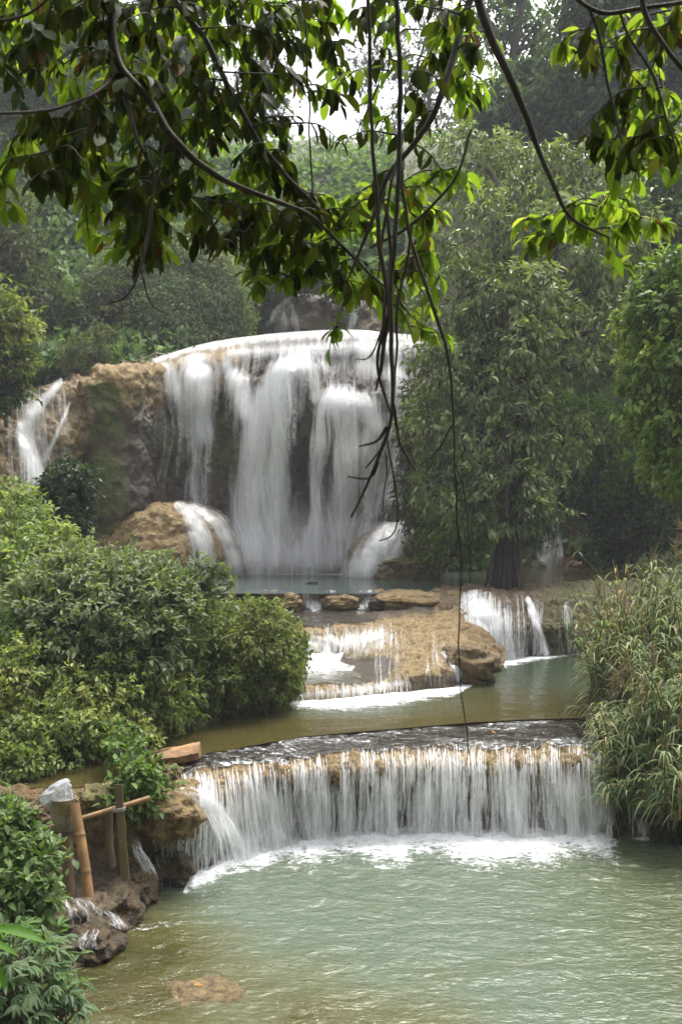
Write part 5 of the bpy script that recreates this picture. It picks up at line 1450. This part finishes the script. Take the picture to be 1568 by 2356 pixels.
yy = np.interp(zz, np.arange(len(ring)), rg[:, 1]); xx = np.interp(zz, np.arange(len(ring)), rg[:, 0]); rr = np.interp(zz, np.arange(len(ring)), rg[:, 2]) * 8.7 / F
C_ = P(xx, yy, 8.47)
th = np.linspace(0, 2 * np.pi, 90)
fold = 1 + .10 * np.sin(th * 7 + 1)[None] * np.linspace(1, .4, 44)[:, None] + .22 * np.clip(-np.cos(th), 0, 1)[None] * np.exp(-((yy - 1842) / 14) ** 2)[:, None]
Gb = np.stack([C_[:, 0:1] + rr[:, None] * fold * np.cos(th), C_[:, 1:2] + .8 * rr[:, None] * fold * np.sin(th), C_[:, 2:3] + 0 * th], -1)
Gb = Gb + (.012 * (1 - 2 * np.abs(fbm(Gb * 14, 3))))[..., None] * np.array([1, 1, .4])
tag(grid_obj("plastic_bag", Gb, bag_mat()), "crumpled clear plastic bag pulled over the tin bucket", "bag")
m = MB()
tube(m, crom([P(112, 1838, 8.7), P(80, 1862, 8.65), P(38, 1872, 8.6)], 14), .003, 5)
tag(m.obj("string", mt_), "thin pale string running left from the plastic bag", "string")
for k, (x, y0, y1, lb_) in enumerate([(108, 1788, 1850, "thin rusty rod left of the plastic bag, leaning"), (191, 1780, 1835, "thin upright rusty rod right of the plastic bag")]):
    m = MB(); tube(m, [P(x + 6, y1, 8.95), P(x, y0, 8.95)], .005, 6)
    tag(m.obj("iron_rod", M_bamboo_dark), lb_, "rod")

# the sawn log on the ledge
lg = empty("log", "short sawn orange-brown log lying on the ledge beside the bank", "log")
m = MB()
sec = []
for x, yt, yb, dd_ in [(326, 1752, 1758, 10.0), (350, 1740, 1757, 10.05), (390, 1727, 1757, 10.15), (430, 1717, 1754, 10.3), (455, 1711, 1748, 10.4), (459, 1713, 1745, 10.42)]:
    c0, c1 = P(x, yt, dd_), P(x, yb, dd_)
    dep = .5 * (c0[2] - c1[2]) + .03
    sec.append(np.array([c1 + [0, 0, 0], c1 + [0, dep, 0], c0 * .45 + c1 * .55 + [0, dep * 1.4, 0], c0 + [0, dep * .9, 0], c0 + [0, dep * .3, -.01], c0 * .5 + c1 * .5 + [0, -.05, 0]]))
sec = np.array(sec)
sec = np.stack([np.stack([np.interp(np.linspace(0, 5, 40), np.arange(6), sec[:, j, k]) for k in range(3)], -1) for j in range(6)], 1)
sec += (.008 * fbm(sec * np.array([2, 20, 20]), 2))[..., None]
i = np.arange(39)[:, None] * 6; j = np.arange(6)[None]
m.add(sec.reshape(-1, 3), np.stack([i + j, i + (j + 1) % 6, i + 6 + (j + 1) % 6, i + 6 + j], -1).reshape(-1, 4))
m.add(sec[0], [np.arange(6)]); m.add(sec[-1], [np.arange(6)[::-1]])
m.obj("log_body", M_log, lg, smooth=False)
plank("board", "thin dark board lying behind the sawn log", P(335, 1737, 10.7), P(405, 1722, 10.9), .02, .03, M_log, "board")

# rope rail on top of the fall
rf = empty("rope_fence", "low rope rail on thin stakes along the crest of the main fall", "fence")
m = MB()
tops = []
for x, yt, yb, dd_ in [(270, 824, 840, 27), (357, 808, 830, 26.6), (447, 795, 818, 27.2)]:
    m = MB(); tube(m, [P(x, yb + 4, dd_), P(x, yt, dd_)], .028, 6); m.obj("post", M_bamboo, rf)
    tops.append((P(x, yt + 3, dd_), P(x, yt + 12, dd_)))
m = MB()
for k in (0, 1):
    for a, b in zip(tops[:-1], tops[1:]):
        t = np.linspace(0, 1, 12)[:, None]
        tube(m, a[k] * (1 - t) + b[k] * t - np.array([0, 0, .12]) * (t * (1 - t) * 4), .012, 5)
m.obj("rope", mt_, rf)

# trickle beside the reeds and its bank
rails = [Rz(-.6, [(1395, 10.7), (1600, 10.5)]), Rz(0., [(1395, 10.75), (1450, 10.72), (1600, 10.55)]),
         [(1395, 1860, 11.0), (1450, 1850, 10.95), (1600, 1850, 10.8)], [(1395, 1790, 11.1), (1450, 1780, 11.0), (1600, 1760, 10.9)],
         [(1395, 1740, 11.2), (1450, 1735, 11.2), (1600, 1700, 11.2)], [(1395, 1690, 11.9), (1600, 1620, 11.9)], [(1395, 1640, 12.6), (1600, 1570, 12.6)]]
G0 = loft(rails, 1395, 1620, 90, [6, 18, 16, 14, 12, 10], su=5, sv=5)
Gk = roughen(G0, .08, 2, 4, .05, 7)
tag(grid_obj("right_bank", Gk, M_soil, wet=.3, moss=.35, brn=.3), kind="structure")
Nk = gnormal(smooth1(smooth1(Gk, 7, 0), 7, 1))
dk = pxdens(Gk, [([(1450, 1760, 6), (1462, 1810, 10), (1472, 1860, 13), (1480, 1915, 15)], .72)])
fall_on("trickle_waterfall", "thin veil of water at the right edge under the reeds", Gk, Nk, 5, 56, 10, 50, dk, .06, 70, (.006, .02), M_fall, .1, (.06, .14))
cover("hanging_grass", "brown and green grass hanging over the dark bank under the reeds", Gk, 5200, .16, .09, [(.05, .06, .02), (.09, .08, .035), (.06, .10, .03)], M_blade, 1390, 1640, 1600, 1935, 1.3, .16, gap=-.2)

# fish-mouth outlets among the boulders on the left shore
def spill(label, pts, wds, n=46, wd=(.006, .02)):
    m = MB()
    p = crom([P(*q) for q in pts], 30)
    wv = np.interp(np.linspace(0, 1, 30), np.linspace(0, 1, len(wds)), wds)
    for i in range(n):
        a0 = int(rng.integers(0, 14)); b0 = int(rng.integers(a0 + 8, 30))
        c_ = rng.uniform(-.5, .5)
        idx = np.linspace(a0, b0, 9).astype(int)
        cc = p[idx] + np.array([1., .2, 0]) * (c_ * wv[idx])[:, None] + np.array([0, -.5, 1]) * ((.25 - c_ * c_) * .35 * wv[idx] + .015)[:, None] + rng.normal(0, .006, (9, 3))
        ww = rng.uniform(*wd); t = np.linspace(0, 1, 9)
        V = np.stack([cc - np.array([ww / 2, 0, 0]), cc + np.array([0, -ww * .3, 0]), cc + np.array([ww / 2, 0, 0])], 1)
        sd_ = rng.uniform(0, 90)
        uvw = np.stack([np.tile([0, .5, 1.], (9, 1)), np.tile(t[:, None] * .5 + sd_, (1, 3)), np.full((9, 3), sd_)], -1)
        m.add(V.reshape(-1, 3), gridF(9, 3), dens=np.repeat(rng.uniform(.15, .6) * np.clip(np.minimum(t, 1 - t) / .3, 0, 1), 3), uvw=uvw.reshape(-1, 3))
    tag(m.obj("spill", M_thread), label, "waterfall")
spill("white spurt leaving the rocks below the leaning bamboo prop", [(245, 2098, 8.1), (262, 2112, 8.0), (272, 2128, 8.05), (283, 2146, 8.25)], [.05, .07, .09, .16])
spill("white stream curling round the tan shoulder at the left end of the weir", [(405, 1822, 9.35), (445, 1832, 9.25), (490, 1868, 9.2), (522, 1920, 9.3), (538, 1990, 9.5)], [.05, .10, .17, .22, .26], 110, (.005, .016))
spill("thin white spill down the gap right of the plank stake", [(308, 1925, 9.0), (318, 1960, 8.9), (335, 1990, 8.85), (352, 2020, 9.0), (362, 2052, 9.2)], [.05, .08, .1, .09, .08])
spill("shallow white water sheeting over the pale boulder on the left shore", [(165, 2068, 8.05), (185, 2085, 7.9), (200, 2110, 7.82), (205, 2140, 7.8)], [.12, .22, .26, .2])
spill("white trickle over the dark boulder lowest on the left shore", [(215, 2140, 7.75), (205, 2160, 7.62), (200, 2180, 7.6), (215, 2195, 7.7)], [.08, .12, .16, .14])

# fallen leaves
for k, (x, y, d_, cl_, lb_) in enumerate([(1022, 1683, 12.0, (.55, .42, .06), "yellow fallen leaf on the wet ledge left of the long hanging vine"), (1130, 1690, 11.8, (.5, .25, .05), "orange fallen leaf on the wet ledge right of the long hanging vine"), (1445, 1720, 11.3, (.5, .3, .06), "orange fallen leaf at the right end of the wet ledge"), (445, 2276, 7.0, (.4, .22, .05), "brown leaf on the rock that breaks the pool surface")]):
    p = P(x, y, d_); m = MB()
    leaf_batch(m, p[None] + np.array([0, 0, .03]), np.array([[1, .4, 0.]]), np.array([[0, -.3, 1.]]), np.array([.07]), .5, T_BIG, np.array([cl_]))
    tag(m.obj("fallen_leaf", M_leaf), lb_, "leaf")

# ---------------------------------------------------------------- overhanging tree close to the camera
tree = empty("overhanging_tree", "leafy tree whose dark and sunlit branches hang across the top of the view", "tree")
BR = [  # (points x, y, distance, radius px)
    ([(262, -160, 3.3, 17), (255, 0, 3.3, 15), (268, 140, 3.3, 13), (345, 235, 3.3, 12), (398, 318, 3.3, 11), (500, 405, 3.35, 9), (600, 450, 3.4, 7.5), (715, 500, 3.45, 6), (800, 580, 3.5, 5), (885, 660, 3.5, 3)], None),
    ([(400, -120, 3.6, 10), (405, 0, 3.6, 9), (470, 90, 3.6, 8), (545, 240, 3.6, 8), (590, 320, 3.6, 7), (665, 410, 3.6, 6), (720, 470, 3.6, 5), (790, 530, 3.6, 4)], None),
    ([(268, 150, 3.32, 8), (285, 220, 3.3, 7), (320, 320, 3.25, 6), (355, 400, 3.25, 5), (345, 500, 3.25, 4), (330, 600, 3.2, 3)], None),
    ([(268, 170, 3.32, 6), (215, 215, 3.2, 5), (120, 250, 3.1, 5), (0, 262, 3.0, 4), (-80, 270, 3.0, 3)], None),
    ([(1075, -150, 3.2, 15), (1100, 0, 3.2, 13), (1135, 100, 3.2, 12), (1195, 230, 3.2, 10), (1235, 340, 3.2, 8), (1275, 440, 3.2, 6), (1310, 500, 3.25, 5), (1400, 545, 3.3, 3)], None),
    ([(1110, -100, 3.5, 12), (1080, 0, 3.5, 11), (1050, 100, 3.45, 10), (1010, 230, 3.4, 9), (960, 320, 3.4, 8), (895, 400, 3.4, 7), (860, 500, 3.4, 6), (800, 640, 3.4, 3)], None),
    ([(1280, -40, 3.0, 6), (1360, 20, 3.0, 6), (1440, 28, 3.0, 7), (1568, 5, 3.0, 6), (1650, -10, 3, 6)], None),
    ([(1468, -80, 2.9, 9), (1485, 30, 2.9, 8), (1530, 110, 2.9, 7), (1600, 190, 2.9, 6)], None),
    ([(1350, 15, 3.0, 5), (1375, 80, 3.0, 5), (1395, 180, 3.0, 4.5), (1415, 260, 3.0, 4), (1430, 330, 3, 3)], None),
    ([(1425, 28, 3.0, 4), (1450, 90, 3.05, 4), (1500, 180, 3.1, 4), (1540, 300, 3.1, 3), (1560, 380, 3.1, 2)], None),
    ([(1085, 300, 3.4, 3), (1040, 420, 3.4, 4), (940, 520, 3.4, 5), (850, 570, 3.4, 4)], None),
    ([(-120, 60, 3.0, 5), (20, 45, 3.0, 4), (90, 20, 3.0, 4), (160, -60, 3.0, 4)], None)]
NODE, NBR, bpaths = [], [], []
for bi, (kn, _) in enumerate(BR):
    kn = np.array(kn, float)
    q = crom(kn, 60)
    w3 = P(q[:, 0], q[:, 1], q[:, 2]); r3 = q[:, 3] * q[:, 2] / F * .82
    w3 += .006 * np.stack([fbm(w3 * 5 + k, 2) for k in (0, 9, 19)], -1)
    bpaths.append((w3, r3)); NODE += list(w3); NBR += [bi] * len(w3)

# where the leaf sprays hang: ellipse in the picture, number, share of young bright leaves, distance range
ZONES = [((768, 775, 26, 30), 3, .9, 3.2, 3.6), ((600, 640, 60, 20), 5, .8, 3.2, 3.6), ((120, 20, 160, 60), 26, .4, 2.9, 3.8), ((420, 20, 200, 60), 30, .4, 3.0, 4.0), ((760, 20, 150, 60), 24, .35, 3.0, 4.0), ((200, 110, 210, 140), 66, .38, 2.9, 3.9), ((480, 120, 200, 150), 66, .4, 3.1, 4.1), ((700, 130, 130, 150), 36, .4, 3.2, 4.2),
         ((130, 330, 130, 110), 36, .4, 2.8, 3.7), ((300, 330, 170, 120), 50, .38, 3.0, 3.9), ((520, 330, 160, 130), 50, .4, 3.2, 4.0),
         ((300, 520, 120, 90), 34, .35, 3.0, 3.7), ((440, 500, 120, 90), 30, .35, 3.0, 3.8), ((180, 430, 60, 60), 8, .5, 3.0, 3.6),
         ((620, 480, 110, 90), 34, .4, 3.2, 4.0), ((730, 540, 90, 90), 26, .5, 3.2, 3.9), ((640, 600, 90, 40), 18, .5, 3.2, 3.8),
         ((900, 480, 120, 60), 26, .65, 3.2, 4.0), ((830, 650, 80, 60), 14, .5, 3.3, 3.7), ((965, 640, 60, 90), 20, .75, 3.3, 4.0), ((990, 780, 40, 40), 5, .9, 3.3, 3.8),
         ((940, 80, 120, 90), 18, .4, 2.9, 3.8), ((1080, 130, 60, 120), 20, .45, 3.1, 4.0), ((860, 250, 120, 100), 10, .4, 3.0, 3.8), ((1030, 420, 70, 40), 7, .7, 3.3, 3.8),
         ((1420, 300, 80, 80), 20, .38, 2.8, 3.3), ((1500, 260, 70, 110), 15, .55, 2.9, 3.5), ((1400, 80, 120, 70), 11, .4, 2.8, 3.4), ((1540, 60, 40, 60), 7, .4, 2.8, 3.3), ((1545, 350, 40, 50), 8, .8, 3.0, 3.4),
         ((1250, 530, 90, 50), 12, .9, 3.3, 3.8), ((1370, 470, 90, 60), 14, .95, 3.2, 3.7), ((1460, 520, 80, 40), 10, .95, 3.2, 3.7), ((1445, 615, 26, 12), 2, 1., 3.2, 3.5), ((1280, 110, 40, 40), 2, 0., 2.7, 3.0),
         ((10, 430, 50, 60), 6, .6, 2.9, 3.4), ((30, 80, 60, 90), 12, .4, 2.9, 3.6)]
sprays = []
for (cx, cy, rx, ry), n, yf, d0, d1 in ZONES:
    for k in range(int(n * 1.3)):
        a, r = rng.uniform(0, 2 * np.pi), rng.random() ** .5
        yg = rng.random() < yf * 1.15 + .08
        sprays.append((cx + rx * r * np.cos(a), cy + ry * r * np.sin(a), .25 + (rng.uniform((d0 + d1) / 2, d1) if yg else rng.uniform(d0, d1)), yg))
tips = np.array([P(x, y, d) for x, y, d, _ in sprays])
NODE = np.array(NODE); NBR = np.array(NBR)
order = np.argsort([np.linalg.norm(NODE - t, axis=1).min() for t in tips])
wood = [MB() for _ in BR]; lf = [MB() for _ in BR]
for bi, (w3, r3) in enumerate(bpaths): tube(wood[bi], w3, r3, 10)
OLD = np.array([(.032, .052, .010), (.042, .064, .012), (.026, .040, .010), (.055, .065, .014)])
YNG = np.array([(.11, .19, .03), (.14, .225, .04), (.09, .165, .025), (.19, .26, .055)])
DRY = np.array([(.12, .065, .02), (.09, .055, .02)])
for si in order:
    tip = tips[si]; young = sprays[si][3]
    dd_ = np.linalg.norm(NODE - tip, axis=1) + np.where(NODE[:, 2] < tip[2], .12, 0)
    i = np.argmin(dd_); bi = NBR[i]; a = NODE[i]
    L_ = np.linalg.norm(tip - a)
    mid = (a + tip) / 2 + rsph(1)[0] * .12 * L_ + np.array([0, 0, .10 * L_])
    tw = crom([a, mid, tip], 9)
    tube(wood[bi], tw, np.linspace(.0042, .0018, 9), 5, cap=False)
    NODE = np.vstack([NODE, tw[2:]]); NBR = np.concatenate([NBR, np.full(7, bi)])
    k = rng.integers(5, 8)
    d_ = nrmz(tip - mid)
    for j in range(k):
        f = 1 - .85 * (j / k) * min(1., .40 / max(L_, .05))
        p = tw[min(int(f * 8), 8)]
        if j == 0: ax = d_ + np.array([0, 0, -.3])
        else:
            ax = rsph(1)[0]; ax[2] *= .5
            ax = nrmz(ax) * .9 + d_ * .5
            ax[2] -= rng.uniform(.15, .7) if young else rng.uniform(.5, 1.7)
        isdry = rng.random() < .02
        c_ = DRY[rng.integers(2)] if isdry else (YNG[rng.integers(4)] if young else OLD[rng.integers(4)])
        tv = .30 if isdry else (.62 if young else rng.choice([.15, .3, .5], p=[.35, .35, .3]))
        hint = np.array([0, -.15, 1.]) + rsph(1)[0] * (.45 if young else .6)
        Lf = (rng.uniform(.05, .09) if young else rng.uniform(.045, .094))
        leaf_batch(lf[bi], p[None], ax[None], hint[None], np.array([Lf]), rng.uniform(.38, .50), T_BIG, (c_ * rng.uniform(.8, 1.2))[None], bendv=np.array([rng.uniform(.4, 1.5)]), trans=np.array([tv]))
for bi in range(len(BR)):
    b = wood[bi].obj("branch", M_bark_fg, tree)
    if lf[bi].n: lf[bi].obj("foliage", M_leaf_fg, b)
# unseen trunk of the same tree; crown added overhead to darken near leaves
m = MB()
tb = np.array([-2.6, -1.6, 1.6])
tube(m, crom([tb, tb + [.2, .3, 2], tb + [.7, 1.2, 4.2], tb + [1.6, 2.6, 6.2]], 20), np.linspace(.32, .14, 20), 14)
for bi, (w3, r3) in enumerate(bpaths[:2] + bpaths[4:6]):
    s0 = w3[0]
    tube(m, crom([tb + [1.1, 1.9, 5.2], (tb + [1.1, 1.9, 5.2] + s0) / 2 + [0, 0, .5], s0 + [0, -.05, .3], s0], 12), np.linspace(.06, r3[0], 12), 8)
m.obj("trunk", M_bark, tree)
npos = 2600
cp = np.array([0, -1.4, 8.0]) + rsph(npos) * rng.random((npos, 1)) ** .33 * np.array([7, 4.2, 2.4])
keep = cp[:, 2] > CAMZ + .62 * np.maximum(cp[:, 1], 0) + 1.0
foliage("crown", tree, M_leaf_dull, cp[keep], nrmz(cp[keep] - np.array([0, -1.5, 6])), 5, .30, .45, [(.03, .05, .015), (.05, .08, .02)])

# hanging vines and aerial roots
def vine(label, strands, name="hanging_vine"):
    m = MB()
    for kn in strands:
        kn = np.array(kn, float)
        q = crom(kn, max(40, len(kn) * 10))
        w3 = P(q[:, 0], q[:, 1], q[:, 2])
        w3 += .007 * np.stack([fbm(w3 * 6 + k + kn[0, 0], 2) for k in (0, 9, 19)], -1)
        tube(m, w3, np.maximum(q[:, 3] * .72, .9) * q[:, 2] / F, 8)
    return tag(m.obj(name, M_bark_fg), label, "vine", "vines hanging in front of the fall")
vine("stout vine straight down the middle, farthest left of the hanging bundle, ending beside the plume", [[(842, -120, 3.0, 7), (850, 0, 3.0, 7), (853, 200, 3.0, 7), (864, 400, 3.0, 7), (873, 560, 3.0, 8), (892, 690, 3.0, 8), (880, 820, 3.0, 7), (862, 900, 3.0, 3)], [(895, 720, 3.0, 3), (850, 815, 3.0, 3), (815, 826, 3., 1.5)]])
vine("thickest vine of the bundle with forked root tips over the main fall",
     [[(905, -120, 2.9, 9), (912, 0, 2.9, 9), (918, 200, 2.9, 9), (913, 420, 2.9, 8), (905, 600, 2.9, 8), (896, 760, 2.9, 8), (905, 900, 2.9, 7), (890, 1000, 2.9, 6), (850, 1100, 2.9, 5), (806, 1190, 2.9, 4)],
      [(903, 930, 2.9, 6), (922, 1020, 2.9, 5), (955, 1082, 2.9, 4)], [(893, 985, 2.9, 6), (868, 1014, 2.9, 5), (825, 1026, 2.9, 3)],
      [(868, 1060, 2.9, 4), (850, 1098, 2.9, 4), (797, 1098, 2.9, 3)], [(886, 1010, 2.9, 3), (868, 1040, 2.9, 3), (838, 1078, 2.9, 3)],
      [(892, 1010, 2.9, 3), (908, 1100, 2.9, 3), (914, 1190, 2.9, 3), (900, 1230, 2.9, 2.5), (868, 1246, 2.9, 2)], [(886, 1040, 2.9, 2.5), (888, 1100, 2.9, 2.5), (878, 1180, 2.9, 2)]])
vine("long thin vine with a tail that reaches down to the wet ledge",
     [[(920, 350, 3.1, 5), (928, 440, 3.1, 6), (946, 560, 3.1, 6), (985, 680, 3.1, 6), (1015, 770, 3.1, 6), (1035, 860, 3.1, 4.5), (1042, 1000, 3.1, 3.6), (1050, 1150, 3.1, 3), (1062, 1320, 3.1, 2.6), (1053, 1480, 3.1, 2.3), (1066, 1620, 3.1, 2.), (1080, 1738, 3.1, 2)],
      [(1040, 980, 3.1, 3), (1000, 1040, 3.1, 3), (960, 1075, 3.1, 1.5)], [(1044, 1060, 3.1, 2.5), (1070, 1150, 3.1, 2.), (1082, 1340, 3.1, 1.8)]])
vine("two thinner vines twisting together beside the thickest one", [[(890, 470, 3.05, 5), (898, 580, 3.05, 6), (885, 690, 3.0, 6), (878, 780, 3.0, 6), (870, 860, 3.0, 5), (902, 960, 3.0, 4)], [(945, 520, 3.0, 5), (935, 600, 3.0, 5), (915, 700, 3.0, 5), (912, 820, 3., 4), (908, 900, 3., 3)], [(930, 300, 3.1, 4), (900, 420, 3.05, 5), (880, 520, 3.05, 5), (870, 640, 3.05, 3)]])
vine("slim vine down from the branches into the sky gap at the centre left", [[(700, -60, 3.6, 3), (703, 100, 3.6, 3), (712, 260, 3.6, 3), (717, 400, 3.6, 3), (715, 520, 3.6, 2), (722, 600, 3.6, 1.5)], [(375, 330, 3.2, 3), (352, 450, 3.2, 4), (330, 600, 3.2, 3.5), (295, 680, 3.2, 3), (240, 706, 3.2, 1.5)], [(318, 600, 3.25, 3), (345, 690, 3.25, 2.5), (390, 726, 3.25, 1.5)]])

# ---------------------------------------------------------------- the air
def volume_mat(name, col, dens, aniso=.0):
    m, t, o, N, Lk = nodes(name)
    v = N('VolumePrincipled')
    v.inputs['Color'].default_value = col + (1,)
    v.inputs['Density'].default_value = dens
    v.inputs['Anisotropy'].default_value = aniso
    Lk(v.outputs[0], o.inputs['Volume'])
    return m
lo = np.array([-520., -330., -3.]); hi = np.array([520., 560., 42.])
allv = np.array([gx[0], gx[-1], gy[0], gy[-1]])
lo[:2] = (gx[0] - 2, gy[0] - 2); hi[:2] = (gx[-1] + 2, gy[-1] + 2)
tops_ = [max((o.matrix_world @ __import__('mathutils').Vector(c_)).z for c_ in o.bound_box) for o in S.objects if o.type == 'MESH']
bots_ = [min((o.matrix_world @ __import__('mathutils').Vector(c_)).z for c_ in o.bound_box) for o in S.objects if o.type == 'MESH']
lo[2] = min(bots_) - 1.0; hi[2] = max(tops_) + .5
cs = np.array([[x, y, z] for x in (lo[0], hi[0]) for y in (lo[1], hi[1]) for z in (lo[2], hi[2])])
m = MB(); m.add(cs, [[0, 1, 3, 2], [4, 6, 7, 5], [0, 4, 5, 1], [2, 3, 7, 6], [0, 2, 6, 4], [1, 5, 7, 3]])
HAZE = .0014
tag(m.obj("haze", volume_mat("air", (.92, .95, 1.0), HAZE), smooth=False), kind="stuff")

def spray(name, label, cx, cy, d, rx, ry, rd, dens):
    """drifting spray at the foot of the fall: a soft-edged cloud"""
    n1, n2 = 24, 14
    th = np.linspace(-.5 * np.pi, .5 * np.pi, n2)[:, None]; ph = np.linspace(0, 2 * np.pi, n1)[None]
    G = np.stack([np.cos(th) * np.cos(ph), np.cos(th) * np.sin(ph), np.sin(th) + 0 * ph], -1)
    mt, t, o, N, Lk = nodes(name)
    v = N('VolumePrincipled'); v.inputs['Color'].default_value = (.97, .98, 1, 1)
    tc = N('TexCoord').outputs['Object']
    ln = N('VectorMath'); ln.operation = 'LENGTH'; Lk(tc, ln.inputs[0])
    f = mapr(N, Lk, ln.outputs['Value'], 1., .1, 0., 1.)
    nz = mapr(N, Lk, noise(N, Lk, tc, 1.6, 2), .3, .7, .3, 1.3)
    Lk(math_(N, Lk, 'MULTIPLY', math_(N, Lk, 'MULTIPLY', f, nz), dens), v.inputs['Density'])
    Lk(v.outputs[0], o.inputs['Volume'])
    ob = grid_obj(name, G, mt)
    ob.location = P(cx, cy, d); ob.scale = (rx * d / F, rd, ry * d / F)
    return tag(ob, label, "spray", None, "stuff")
spray("spray", "white spray drifting at the foot of the main fall", 690, 1265, 24.3, 270, 150, 1.2, .55)
spray("spray", "low mist over the foam below the weir", 960, 1925, 10.35, 520, 46, .5, .35)
